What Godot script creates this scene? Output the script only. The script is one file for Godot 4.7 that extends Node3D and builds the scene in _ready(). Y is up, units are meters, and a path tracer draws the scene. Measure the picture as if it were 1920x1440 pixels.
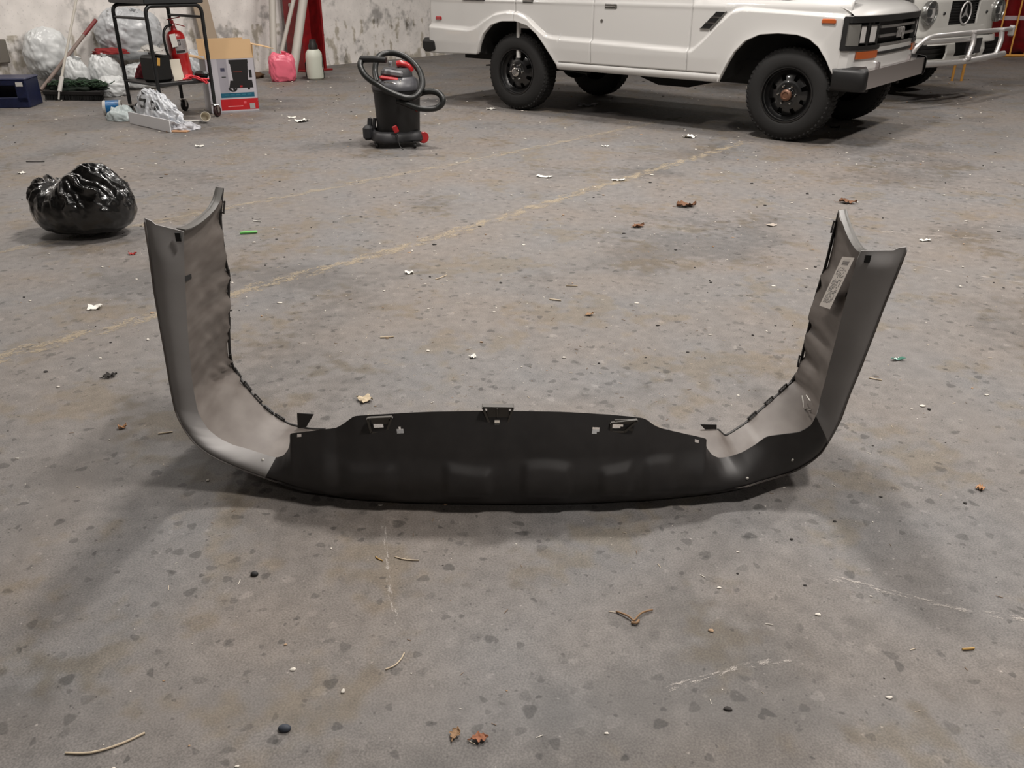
extends Node3D
# A bumper cover on a warehouse floor. Units are metres, y is up; the camera stands at x = 0, z = 0 and looks along -z.

const ROOM_TURN := 0.865           # the plastered wall runs along the room's own x axis
const ROOM_AT := Vector3(-2.64, 0.0, -13.26)
const SUV_TURN := -0.665
const SUV_AT := Vector3(2.674, 0.0, -7.76)

var rng := RandomNumberGenerator.new()
var taken := {}
var M := {}

# ---------------------------------------------------------------- naming
func numbered(called: String) -> String:
	if not taken.has(called):
		taken[called] = 0
		return called
	taken[called] += 1
	return "%s_%03d" % [called, taken[called]]

func tag(o: Node3D, label: String, category: String, group := "", kind := "") -> Node3D:
	if label != "": o.set_meta("label", label)
	if category != "": o.set_meta("category", category)
	if group != "": o.set_meta("group", group)
	if kind != "": o.set_meta("kind", kind)
	return o

func thing(called: String, label: String, category: String, at := Vector3.ZERO, turn := 0.0, group := "") -> Node3D:
	var o := Node3D.new()
	o.name = numbered(called)
	add_child(o)
	o.position = at
	o.rotation.y = turn
	tag(o, label, category, group)
	return o

func obj(called: String, mesh: Mesh, mat: Material, parent: Node = null) -> MeshInstance3D:
	var o := MeshInstance3D.new()
	o.mesh = mesh
	o.material_override = mat
	if parent == null:
		o.name = numbered(called)
		add_child(o)
	else:
		o.name = called
		parent.add_child(o, true)
	return o

func done(called: String, st: SurfaceTool, mat: Material, parent: Node = null) -> MeshInstance3D:
	st.generate_normals()
	st.index()
	return obj(called, st.commit(), mat, parent)

func struct(called: String, st: SurfaceTool, mat: Material, label: String, category: String) -> MeshInstance3D:
	var o := done(called, st, mat)
	tag(o, label, category, "", "structure")
	return o

func room(s: float, y: float, d: float) -> Vector3:   # along the plastered wall, up, out from the wall
	return ROOM_AT + Vector3(cos(ROOM_TURN), 0, -sin(ROOM_TURN)) * s + Vector3(sin(ROOM_TURN), 0, cos(ROOM_TURN)) * d + Vector3(0, y, 0)

# ---------------------------------------------------------------- shapes
func mb() -> SurfaceTool:
	var st := SurfaceTool.new()
	st.begin(Mesh.PRIMITIVE_TRIANGLES)
	st.set_smooth_group(-1)
	return st

func tri(st: SurfaceTool, a: Vector3, b: Vector3, c: Vector3) -> void:   # counter-clockwise seen from outside
	st.add_vertex(a); st.add_vertex(c); st.add_vertex(b)

func quad(st: SurfaceTool, a: Vector3, b: Vector3, c: Vector3, d: Vector3) -> void:
	tri(st, a, b, c); tri(st, a, c, d)

func uvquad(st: SurfaceTool, a: Vector3, b: Vector3, c: Vector3, d: Vector3, u0 := Vector2(0, 1), u1 := Vector2(1, 0)) -> void:
	var p := [a, c, b, a, d, c]
	var t := [Vector2(u0.x, u0.y), Vector2(u1.x, u1.y), Vector2(u1.x, u0.y), Vector2(u0.x, u0.y), Vector2(u0.x, u1.y), Vector2(u1.x, u1.y)]
	for i in 6:
		st.set_uv(t[i]); st.add_vertex(p[i])

func grid(st: SurfaceTool, rows: Array, flip := false, group := 0, close_rows := false, close_cols := false) -> void:
	st.set_smooth_group(group)
	var n := rows.size()
	for i in (n if close_rows else n - 1):
		var r0: PackedVector3Array = rows[i]
		var r1: PackedVector3Array = rows[(i + 1) % n]
		var m := r0.size()
		for j in (m if close_cols else m - 1):
			var k := (j + 1) % m
			if flip: quad(st, r0[j], r0[k], r1[k], r1[j])
			else: quad(st, r0[j], r1[j], r1[k], r0[k])
	st.set_smooth_group(-1)

func box(st: SurfaceTool, c: Vector3, s: Vector3, bev := 0.0, basis := Basis()) -> void:
	var h := s * 0.5
	var b := minf(bev, minf(h.x, minf(h.y, h.z)) * 0.9)
	var P := func(sx: int, sy: int, sz: int, ax: int) -> Vector3:
		var v := Vector3(sx * (h.x - (0.0 if ax == 0 else b)), sy * (h.y - (0.0 if ax == 1 else b)), sz * (h.z - (0.0 if ax == 2 else b)))
		return c + basis * v
	var corner := [[1, 1], [-1, 1], [-1, -1], [1, -1]]
	for s1 in [-1, 1]:
		for ax in 3:
			var q := []
			for cc in corner:
				var k := [0, 0, 0]
				k[ax] = s1; k[(ax + 1) % 3] = cc[0]; k[(ax + 2) % 3] = cc[1]
				q.append(P.call(k[0], k[1], k[2], ax))
			if s1 > 0: quad(st, q[0], q[1], q[2], q[3])
			else: quad(st, q[3], q[2], q[1], q[0])
	if b <= 0.0: return
	for ax in 3:
		var a1 := (ax + 1) % 3
		var a2 := (ax + 2) % 3
		for s1 in [-1, 1]:
			for s2 in [-1, 1]:
				var q := []
				for e in [[-1, a1], [1, a1], [1, a2], [-1, a2]]:
					var k := [0, 0, 0]
					k[ax] = e[0]; k[a1] = s1; k[a2] = s2
					q.append(P.call(k[0], k[1], k[2], e[1]))
				if s1 * s2 > 0: quad(st, q[0], q[3], q[2], q[1])
				else: quad(st, q[0], q[1], q[2], q[3])
	for sx in [-1, 1]:
		for sy in [-1, 1]:
			for sz in [-1, 1]:
				var a: Vector3 = P.call(sx, sy, sz, 0)
				var bb: Vector3 = P.call(sx, sy, sz, 1)
				var cc2: Vector3 = P.call(sx, sy, sz, 2)
				if sx * sy * sz > 0: tri(st, a, bb, cc2)
				else: tri(st, a, cc2, bb)

func bar(st: SurfaceTool, a: Vector3, b: Vector3, w: float, t: float, up := Vector3.UP, bev := 0.0) -> void:   # a box from a to b
	var z := (b - a).normalized()
	if absf(z.dot(up.normalized())) > 0.99: up = Vector3.RIGHT
	var x := up.cross(z).normalized()
	box(st, (a + b) * 0.5, Vector3(w, t, (b - a).length()), bev, Basis(x, z.cross(x), z))

func smooth_path(pts: Array, per := 6, closed := false) -> PackedVector3Array:
	var out := PackedVector3Array()
	var n := pts.size()
	for i in (n if closed else n - 1):
		var p0: Vector3 = pts[(i - 1 + n) % n] if closed or i > 0 else pts[0]
		var p1: Vector3 = pts[i]
		var p2: Vector3 = pts[(i + 1) % n]
		var p3: Vector3 = pts[(i + 2) % n] if closed or i + 2 < n else pts[n - 1]
		for k in per:
			out.append(p1.cubic_interpolate(p2, p0, p3, float(k) / per))
	if not closed: out.append(pts[n - 1])
	return out

func tube(st: SurfaceTool, pts: PackedVector3Array, r, sides := 8, closed := false) -> void:   # r: a radius, or one per point
	var n := pts.size()
	var rows := []
	var t0 := (pts[1] - pts[0]).normalized()
	var x := t0.cross(Vector3.UP if absf(t0.y) < 0.9 else Vector3.RIGHT).normalized()
	for i in n:
		var t := (pts[(i + 1) % n] - pts[i - 1 if i > 0 else n - 1]).normalized() if closed or (i > 0 and i < n - 1) else ((pts[1] - pts[0]) if i == 0 else (pts[i] - pts[i - 1])).normalized()
		x = (x - t * x.dot(t)).normalized()
		var y := t.cross(x)
		var rr: float = r if r is float else r[i]
		var row := PackedVector3Array()
		for k in sides:
			var a := TAU * k / sides
			row.append(pts[i] + (x * cos(a) + y * sin(a)) * rr)
		rows.append(row)
	grid(st, rows, true, 0, closed, true)
	if closed: return
	for e in [0, n - 1]:
		var row: PackedVector3Array = rows[e]
		for k in sides:
			if e == 0: tri(st, pts[e], row[(k + 1) % sides], row[k])
			else: tri(st, pts[e], row[k], row[(k + 1) % sides])

func rod(st: SurfaceTool, a: Vector3, b: Vector3, r: float, sides := 10) -> void:
	tube(st, PackedVector3Array([a, b]), r, sides)

func lathe(st: SurfaceTool, prof: Array, segs := 24, xf := Transform3D(), squash := Vector2.ONE) -> void:   # profile of (radius, height), bottom to top
	var rows := []
	for k in segs:
		var a := TAU * k / segs
		var row := PackedVector3Array()
		for p in prof:
			row.append(xf * Vector3(cos(a) * p.x * squash.x, p.y, sin(a) * p.x * squash.y))
		rows.append(row)
	# a sharp edge wherever the profile turns by more than 40 degrees
	var groups := [0]
	for j in range(1, prof.size() - 1):
		var turn := absf((prof[j] - prof[j - 1]).angle_to(prof[j + 1] - prof[j]))
		groups.append(groups[-1] + (1 if turn > 0.7 else 0))
	for i in segs:
		var r0: PackedVector3Array = rows[i]
		var r1: PackedVector3Array = rows[(i + 1) % segs]
		for j in prof.size() - 1:
			st.set_smooth_group(groups[j])
			if prof[j].x < 1e-5: tri(st, r0[j], r0[j + 1], r1[j + 1])
			elif prof[j + 1].x < 1e-5: tri(st, r0[j], r0[j + 1], r1[j])
			else: quad(st, r0[j], r0[j + 1], r1[j + 1], r1[j])
	st.set_smooth_group(-1)

func prism(st: SurfaceTool, poly: PackedVector2Array, d: float, xf := Transform3D()) -> void:   # an outline in x and y, drawn out along z
	poly = poly.duplicate()
	if Geometry2D.is_polygon_clockwise(poly): poly.reverse()
	var idx := Geometry2D.triangulate_polygon(poly)
	for i in range(0, idx.size(), 3):
		var a := poly[idx[i]]; var b := poly[idx[i + 1]]; var c := poly[idx[i + 2]]
		if (b - a).cross(c - a) < 0.0:
			var t := b; b = c; c = t
		tri(st, xf * Vector3(a.x, a.y, d / 2), xf * Vector3(b.x, b.y, d / 2), xf * Vector3(c.x, c.y, d / 2))
		tri(st, xf * Vector3(a.x, a.y, -d / 2), xf * Vector3(c.x, c.y, -d / 2), xf * Vector3(b.x, b.y, -d / 2))
	for i in poly.size():
		var a := poly[i]; var b := poly[(i + 1) % poly.size()]
		quad(st, xf * Vector3(a.x, a.y, -d / 2), xf * Vector3(b.x, b.y, -d / 2), xf * Vector3(b.x, b.y, d / 2), xf * Vector3(a.x, a.y, d / 2))

func blob(st: SurfaceTool, f: Callable, nu := 64, nv := 32) -> void:   # f(direction) gives the point of a closed skin
	var rows := []
	for i in nu:
		var row := PackedVector3Array()
		for j in nv + 1:
			var a := TAU * i / nu
			var b := PI * j / nv
			row.append(f.call(Vector3(sin(b) * cos(a), -cos(b), sin(b) * sin(a))))
		rows.append(row)
	st.set_smooth_group(0)
	for i in nu:
		var r0: PackedVector3Array = rows[i]
		var r1: PackedVector3Array = rows[(i + 1) % nu]
		for j in nv:
			if j == 0: tri(st, r0[0], r0[1], r1[1])
			elif j == nv - 1: tri(st, r0[j], r0[j + 1], r1[j])
			else: quad(st, r0[j], r0[j + 1], r1[j + 1], r1[j])
	st.set_smooth_group(-1)

func shell(st: SurfaceTool, P: Array, t: float, keep = null) -> void:   # a sheet of thickness t; keep(i, j) leaves cells out
	var n := P.size()
	var m: int = P[0].size()
	var A := []
	var B := []
	for i in n:
		var ra := PackedVector3Array()
		var rb := PackedVector3Array()
		for j in m:
			var du: Vector3 = P[mini(i + 1, n - 1)][j] - P[maxi(i - 1, 0)][j]
			var dv: Vector3 = P[i][mini(j + 1, m - 1)] - P[i][maxi(j - 1, 0)]
			var nn := du.cross(dv).normalized()
			ra.append(P[i][j] + nn * t * 0.5)
			rb.append(P[i][j] - nn * t * 0.5)
		A.append(ra); B.append(rb)
	var on := func(i: int, j: int) -> bool:
		if i < 0 or j < 0 or i >= n - 1 or j >= m - 1: return false
		return true if keep == null else keep.call(i, j)
	for i in n - 1:
		for j in m - 1:
			if not on.call(i, j): continue
			st.set_smooth_group(0)
			quad(st, A[i][j], A[i + 1][j], A[i + 1][j + 1], A[i][j + 1])
			st.set_smooth_group(1)
			quad(st, B[i][j], B[i][j + 1], B[i + 1][j + 1], B[i + 1][j])
			st.set_smooth_group(-1)
			if not on.call(i - 1, j): quad(st, A[i][j], A[i][j + 1], B[i][j + 1], B[i][j])
			if not on.call(i + 1, j): quad(st, A[i + 1][j + 1], A[i + 1][j], B[i + 1][j], B[i + 1][j + 1])
			if not on.call(i, j - 1): quad(st, A[i + 1][j], A[i][j], B[i][j], B[i + 1][j])
			if not on.call(i, j + 1): quad(st, A[i][j + 1], A[i + 1][j + 1], B[i + 1][j + 1], B[i][j + 1])

func sstep(a: float, b: float, x: float) -> float:
	var t := clampf((x - a) / (b - a), 0, 1)
	return t * t * (3 - 2 * t)

func on_line(pts: Array, x: float) -> float:   # a height read off a polyline of (x, y)
	if x <= pts[0].x: return pts[0].y
	for i in range(1, pts.size()):
		if x <= pts[i].x:
			return lerpf(pts[i - 1].y, pts[i].y, (x - pts[i - 1].x) / maxf(pts[i].x - pts[i - 1].x, 1e-6))
	return pts[-1].y

func noise(freq: float, seed_: int, octaves := 4, kind := FastNoiseLite.TYPE_SIMPLEX_SMOOTH) -> FastNoiseLite:
	var n := FastNoiseLite.new()
	n.noise_type = kind
	n.frequency = freq
	n.seed = seed_
	n.fractal_octaves = octaves
	return n

const EXPOSURE := 1.7
const LAMP_ENERGY := 7.0
const LAMPS := [Vector3(0.4, -5.4, 2.5), Vector3(2.0, -1.6, 1.8), Vector3(-3.6, -5.2, 0.55), Vector3(4.8, -5.2, 1.8), Vector3(-0.6, -9.7, 1.4), Vector3(4.4, -9.4, 0.7), Vector3(-5.0, -8.4, 0.8), Vector3(1.8, 4.2, 0.7), Vector3(8.6, -11.5, 0.9)]  # the unseen lamp behind the camera is placed as fill for sides facing it
# ---------------------------------------------------------------- materials
func mat(key: String, c: Color, rough := 0.6, metal := 0.0) -> StandardMaterial3D:
	if M.has(key): return M[key]
	var m := StandardMaterial3D.new()
	m.resource_name = key
	m.albedo_color = c
	m.roughness = rough
	m.metallic = metal
	M[key] = m
	return m

func gloss(key: String, c: Color, rough: float, coat := 1.0) -> StandardMaterial3D:
	var m := mat(key, c, rough)
	m.clearcoat_enabled = true
	m.clearcoat = coat
	m.clearcoat_roughness = 0.06
	return m

func tex(im: Image) -> ImageTexture:
	return ImageTexture.create_from_image(im)

func noise_bytes(freq: float, seed_: int, oct: int, size: int, kind := FastNoiseLite.TYPE_SIMPLEX_SMOOTH) -> PackedByteArray:
	var im := noise(freq, seed_, oct, kind).get_seamless_image(size, size)
	im.convert(Image.FORMAT_L8)
	return im.get_data()

func ramp_image(freq: float, seed_: int, oct: int, size: int, a: Color, b: Color) -> Image:   # two tones mixed by noise
	var n := noise_bytes(freq, seed_, oct, size)
	var d := PackedByteArray()
	d.resize(size * size * 3)
	for i in size * size:
		var t := n[i] / 255.0
		var c := a.lerp(b, t)
		d[i * 3] = int(c.r * 255); d[i * 3 + 1] = int(c.g * 255); d[i * 3 + 2] = int(c.b * 255)
	return Image.create_from_data(size, size, false, Image.FORMAT_RGB8, d)

func mottled(key: String, a: Color, b: Color, rough: float, freq := 0.02, scale := 3.0, metal := 0.0) -> StandardMaterial3D:
	if M.has(key): return M[key]
	var m := mat(key, Color.WHITE, rough, metal)
	m.albedo_texture = tex(ramp_image(freq, key.hash() % 1000, 4, 256, a, b))
	m.uv1_triplanar = true
	m.uv1_scale = Vector3.ONE * scale
	return m

func concrete() -> StandardMaterial3D:
	# ground concrete: fine sand, dark pebbles cut flat, a few pale chips; over it a second, larger pattern of stains
	var S := 2048
	var fine := noise_bytes(0.22, 3, 2, S)
	var mid := noise_bytes(0.02, 5, 4, S)
	var hue := noise_bytes(0.006, 9, 3, 512)
	var d := PackedByteArray()
	d.resize(S * S * 3)
	for y in S:
		for x in S:
			var i := y * S + x
			var v := 116 + (fine[i] - 128) * 0.15 + (mid[i] - 128) * 0.07
			var w := (hue[(y >> 2) * 512 + (x >> 2)] - 128) * 0.025
			d[i * 3] = int(v * 1.02 + w)
			d[i * 3 + 1] = int(v * 0.98)
			d[i * 3 + 2] = int(v * 0.95 - w)
	var hgt := PackedByteArray()
	hgt.resize(S * S)
	for i in S * S: hgt[i] = 128 + ((fine[i] - 128) >> 2) + ((mid[i] - 128) >> 4)
	for k in 5200:
		var r := 2.0 + pow(rng.randf(), 3.6) * 12.0
		var asp := rng.randf_range(0.45, 0.95)
		var an := rng.randf() * PI
		var cx := rng.randi() % S
		var cy := rng.randi() % S
		var kind := rng.randf()
		var f := rng.randf_range(0.74, 0.97) if kind < 0.75 else rng.randf_range(1.04, 1.14)
		if kind > 0.94:
			f = 1.32; r = rng.randf_range(1.0, 2.6)
		var ca := cos(an); var sa := sin(an)
		var wob := rng.randf() * TAU
		var R := int(ceil(r)) + 1
		for dy in range(-R, R + 1):
			for dx in range(-R, R + 1):
				var px := (dx * ca + dy * sa)
				var py := (-dx * sa + dy * ca) / asp
				var q := sqrt(px * px + py * py) / (r * (1.0 + 0.14 * sin(3.0 * atan2(py, px) + wob)))
				if q > 1.0: continue
				var i := (((cy + dy) & (S - 1)) * S + ((cx + dx) & (S - 1)))
				var g := lerpf(f, 1.0, clampf((q - 0.8) * 5.0, 0, 1) * 0.7)
				for c in 3: d[i * 3 + c] = clampi(int(d[i * 3 + c] * g), 0, 255)
				if f < 0.8: hgt[i] = maxi(hgt[i] - int(26 * (1.0 - q)), 0)
	var m := mat("concrete", Color.WHITE, 0.62)
	m.metallic_specular = 0.42
	m.albedo_texture = tex(Image.create_from_data(S, S, false, Image.FORMAT_RGB8, d))
	m.uv1_scale = Vector3(1, 1, 1)
	m.heightmap_enabled = true
	m.heightmap_texture = tex(Image.create_from_data(S, S, false, Image.FORMAT_L8, hgt))
	m.heightmap_scale = 0.15
	var T := 1024
	var a := noise_bytes(0.006, 21, 5, T)
	var b := noise_bytes(0.017, 33, 5, T)
	var g := noise_bytes(0.09, 44, 3, T)
	var e := PackedByteArray()
	e.resize(T * T * 3)
	for i in T * T:
		var oil := sstep(150, 215, a[i] + (g[i] - 128) * 0.45)          # oily patches
		var dust := sstep(140, 205, b[i] + (g[i] - 128) * 0.5)          # brown dirt
		var v := 240.0 - 34.0 * oil + (g[i] - 128) * 0.08
		e[i * 3] = clampi(int(v - 7 * dust), 0, 255)
		e[i * 3 + 1] = clampi(int(v - 14 * dust), 0, 255)
		e[i * 3 + 2] = clampi(int(v - 28 * dust), 0, 255)
	m.detail_enabled = true
	m.detail_blend_mode = BaseMaterial3D.BLEND_MODE_MUL
	m.detail_albedo = tex(Image.create_from_data(T, T, false, Image.FORMAT_RGB8, e))
	m.detail_uv_layer = BaseMaterial3D.DETAIL_UV_2
	return m

func plaster() -> StandardMaterial3D:
	# whitewashed plaster with grey scuffs where things rubbed against it and brown splashes near the floor; one texture covers 12 m by 3 m
	var W := 2048; var H := 512
	var n1 := noise(0.012, 71, 5); var n2 := noise(0.05, 72, 4); var n3 := noise(0.006, 73, 3); var n4 := noise(0.02, 77, 4)
	var d := PackedByteArray()
	d.resize(W * H * 3)
	for y in H:
		var hh := (1.0 - float(y) / H) * 3.0
		for x in W:
			var p := n1.get_noise_2d(x, y * 0.8) + 0.35 * n2.get_noise_2d(x, y)
			var band := 0.5 + 0.5 * n3.get_noise_2d(x, 0)
			var scuff := sstep(0.10, 0.75, p + 0.42 * exp(-pow((hh - 0.52 - 0.12 * n3.get_noise_2d(x, 90)) / 0.20, 2)) * (0.4 + band) - 0.14)
			var splash := sstep(0.05, 0.5, n4.get_noise_2d(x * 1.6, y * 0.5) + 0.4 * n2.get_noise_2d(x, y) + 0.42 * exp(-hh / 0.10) - 0.06) if hh < 0.6 else 0.0
			var fleck := 0.0 if n2.get_noise_2d(x * 3.0 + 500, y * 3.0) < 0.46 else 0.35
			var v := 222.0 + 14.0 * n4.get_noise_2d(x + 900, y)
			v *= 1.0 - 0.30 * scuff - 0.22 * splash - fleck * 0.25
			var i := (y * W + x) * 3
			d[i] = clampi(int(v * 1.0), 0, 255)
			d[i + 1] = clampi(int(v * (0.978 - 0.02 * splash)), 0, 255)
			d[i + 2] = clampi(int(v * (0.958 - 0.07 * splash)), 0, 255)
	var m := mat("plaster", Color.WHITE, 0.85)
	m.albedo_texture = tex(Image.create_from_data(W, H, false, Image.FORMAT_RGB8, d))
	return m

func worn(key: String, c: Color, cover: float, seed_: int) -> StandardMaterial3D:   # what is left of paint: patches with holes
	if M.has(key): return M[key]
	var W := 1024; var H := 64
	var n1 := noise(0.03, seed_, 4); var n2 := noise(0.16, seed_ + 1, 3)
	var d := PackedByteArray()
	d.resize(W * H * 4)
	for y in H:
		var edge := absf(y / float(H - 1) * 2 - 1)
		for x in W:
			var v := n1.get_noise_2d(x * 0.6, y) + 0.75 * n2.get_noise_2d(x, y) + cover - 0.75 * pow(edge, 3)
			var i := (y * W + x) * 4
			var k := 1.0 + 0.12 * n2.get_noise_2d(x + 77, y)
			d[i] = clampi(int(c.r * 255 * k), 0, 255); d[i + 1] = clampi(int(c.g * 255 * k), 0, 255); d[i + 2] = clampi(int(c.b * 255 * k), 0, 255)
			d[i + 3] = int(255 * clampf(sstep(-0.1, 0.5, v), 0, 1) * c.a)
	var m := mat(key, Color.WHITE, 0.8)
	m.transparency = BaseMaterial3D.TRANSPARENCY_ALPHA
	m.albedo_texture = tex(Image.create_from_data(W, H, false, Image.FORMAT_RGBA8, d))
	return m

func bag_plastic(key: String, c: Color, through: float) -> StandardMaterial3D:
	var m := mat(key, c, 0.3)
	m.backlight_enabled = true
	m.backlight = Color(through, through, through)
	return m
# ---------------------------------------------------------------- the setting
func build_floor() -> void:
	var st := mb()
	var a := room(-17, 0, -0.3); var b := room(13.5, 0, -0.3); var c := room(13.5, 0, 22.5); var d := room(-17, 0, 22.5)
	var dn := Vector3(0, -0.25, 0)
	var put := func(p: Vector3) -> void:
		st.set_uv(Vector2(p.x, p.z) / 2.6); st.set_uv2(Vector2(p.x * 0.8 + p.z * 0.6, p.z * 0.8 - p.x * 0.6) / 9.0); st.add_vertex(p)
	for f in [[d, c, b, a], [a + dn, b + dn, c + dn, d + dn], [a, b, b + dn, a + dn], [b, c, c + dn, b + dn], [c, d, d + dn, c + dn], [d, a, a + dn, d + dn]]:
		for i in [0, 2, 1, 0, 3, 2]: put.call(f[i])
	var fl := struct("floor", st, concrete(), "grey-brown ground concrete warehouse floor with worn yellow bay lines", "floor")
	var line := func(called: String, pts: Array, w: float, m: Material, along: float) -> void:
		var s := mb()
		var run := 0.0
		for i in pts.size() - 1:
			var p: Vector3 = pts[i]; var q: Vector3 = pts[i + 1]
			var side := Vector3.UP.cross(q - p).normalized() * w * 0.5
			var nx := run + (q - p).length()
			uvquad(s, p - side, q - side, q + side, p + side, Vector2(run / along, 0), Vector2(nx / along, 1))
			run = nx
		done(called, s, m, fl)
	var up := Vector3(0, 0.0012, 0)
	line.call("bay_line", [Vector3(-2.35, 0, -2.20) + up, Vector3(-0.46, 0, -4.22) + up, Vector3(0.93, 0, -5.93) + up, Vector3(1.9, 0, -7.1) + up], 0.125, worn("yellow paint", Color(0.66, 0.605, 0.515, 0.55), 0.18, 11), 2.2)
	line.call("bay_line", [Vector3(-4.6, 0, -2.2) + up, Vector3(-2.58, 0, -3.94) + up, Vector3(-0.25, 0, -6.35) + up, Vector3(1.6, 0, -8.4) + up], 0.11, worn("faded yellow paint", Color(0.65, 0.60, 0.52, 0.48), 0.14, 15), 2.4)
	var white := worn("white scuff", Color(0.80, 0.77, 0.74, 0.55), -0.08, 19)
	line.call("scuff_mark", [Vector3(-0.32, 0, -1.76) + up, Vector3(-0.29, 0, -1.62) + up, Vector3(-0.27, 0, -1.50) + up, Vector3(-0.24, 0, -1.40) + up], 0.016, white, 0.7)
	line.call("scuff_mark", [Vector3(0.72, 0, -1.56) + up, Vector3(0.98, 0, -1.45) + up, Vector3(1.2, 0, -1.39) + up], 0.03, white, 1.1)
	line.call("scuff_mark", [Vector3(0.30, 0, -1.22) + up, Vector3(0.45, 0, -1.28) + up, Vector3(0.56, 0, -1.30) + up], 0.022, white, 0.6)
	line.call("scuff_mark", [Vector3(1.75, 0, -3.97) + up, Vector3(2.05, 0, -3.75) + up, Vector3(2.3, 0, -3.6) + up], 0.02, white, 1.3)
	line.call("scuff_mark", [Vector3(1.42, 0, -5.2) + up, Vector3(1.85, 0, -4.6) + up], 0.02, white, 1.3)
	line.call("scuff_mark", [Vector3(1.95, 0, -4.45) + up, Vector3(2.6, 0, -4.25) + up], 0.035, white, 1.2)

func build_room() -> void:
	var wp := plaster()
	var st := mb()
	var H := 6.2
	var wall := func(s: SurfaceTool, a: Vector3, b: Vector3, out: Vector3, tile: float) -> void:   # inner face from a to b; out points away from the room
		var u := Vector3(0, H, 0)
		var L := (b - a).length()
		uvquad(s, a, b, b + u, a + u, Vector2(0, 1), Vector2(L / tile, 1 - H / 3.0))
		uvquad(s, b + out, a + out, a + out + u, b + out + u, Vector2(0, 1), Vector2(L / tile, 1 - H / 3.0))
		for e in [[a, a + u, a + out + u, a + out], [b, b + out, b + out + u, b + u], [a + u, b + u, b + out + u, a + out + u]]:
			uvquad(s, e[0], e[1], e[2], e[3])
	wall.call(st, room(-17, 0, 0), room(13.0, 0, 0), room(0, 0, -0.25) - room(0, 0, 0), 12.0)
	struct("wall_back", st, wp, "whitewashed plaster warehouse wall with grey scuffs and brown splashes", "wall")
	var pale := mottled("painted block", Color(0.60, 0.585, 0.56), Color(0.70, 0.68, 0.66), 0.8, 0.03, 0.4)
	st = mb()
	wall.call(st, room(13.0, 0, 0), room(13.0, 0, 22), room(0.25, 0, 0) - room(0, 0, 0), 12.0)
	struct("wall_right", st, pale, "pale painted warehouse side wall behind the red tarps", "wall")
	st = mb()
	wall.call(st, room(13.0, 0, 22), room(-16.5, 0, 22), room(0, 0, 0.25) - room(0, 0, 0), 12.0)
	struct("wall_front", st, pale, "pale painted warehouse wall at the photographer's back", "wall")
	st = mb()
	wall.call(st, room(-16.5, 0, 22), room(-16.5, 0, 0), room(-0.25, 0, 0) - room(0, 0, 0), 12.0)
	struct("wall_left", st, pale, "pale painted warehouse end wall far to the left", "wall")
	st = mb()
	box(st, room(-2, H + 0.1, 11), Vector3(31, 0.2, 23), 0, Basis(Vector3.UP, ROOM_TURN))
	struct("ceiling", st, mottled("ceiling board", Color(0.44, 0.43, 0.42), Color(0.52, 0.51, 0.5), 0.9, 0.02, 0.3), "grey warehouse ceiling above the high-bay lamps", "ceiling")

func lamp(at: Vector3, energy: float, size := Vector2(0.75, 0.34), turn := ROOM_TURN) -> void:
	# a hung high-bay lamp: its own light sits just under the glowing sheet
	var t := thing("high_bay_lamp", "white box high-bay lamp hung under the warehouse ceiling", "lamp", at, turn, "high-bay lamps under the ceiling")
	var st := mb()
	box(st, Vector3(0, 0.05, 0), Vector3(size.x + 0.06, 0.09, size.y + 0.06), 0.01)
	done("housing", st, mat("lamp housing", Color(0.8, 0.8, 0.8), 0.5), t)
	st = mb()
	box(st, Vector3(0, -0.005, 0), Vector3(size.x, 0.01, size.y))
	var glow := mat("lamp glow", Color(0.9, 0.9, 0.9), 0.6)
	glow.emission_enabled = true
	glow.emission = Color(1.0, 0.97, 0.93)
	glow.emission_energy_multiplier = 6.0
	done("diffuser", st, glow, t)
	for x in [-1, 1]:
		st = mb()
		rod(st, Vector3(x * size.x * 0.4, 0.09, 0), Vector3(x * size.x * 0.4, 6.2 - at.y, 0), 0.006, 6)
		done("hanger", st, mat("lamp housing", Color(0.8, 0.8, 0.8), 0.5), t)
	var l := AreaLight3D.new()
	l.name = "lamp_light"
	l.area_size = size
	l.light_energy = energy
	l.light_color = Color(1.0, 0.975, 0.95)
	l.area_range = 40.0
	l.area_attenuation = 2.0
	l.shadow_enabled = true
	l.position = Vector3(0, -0.02, 0)
	l.rotation.x = -PI / 2
	t.add_child(l)
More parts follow.
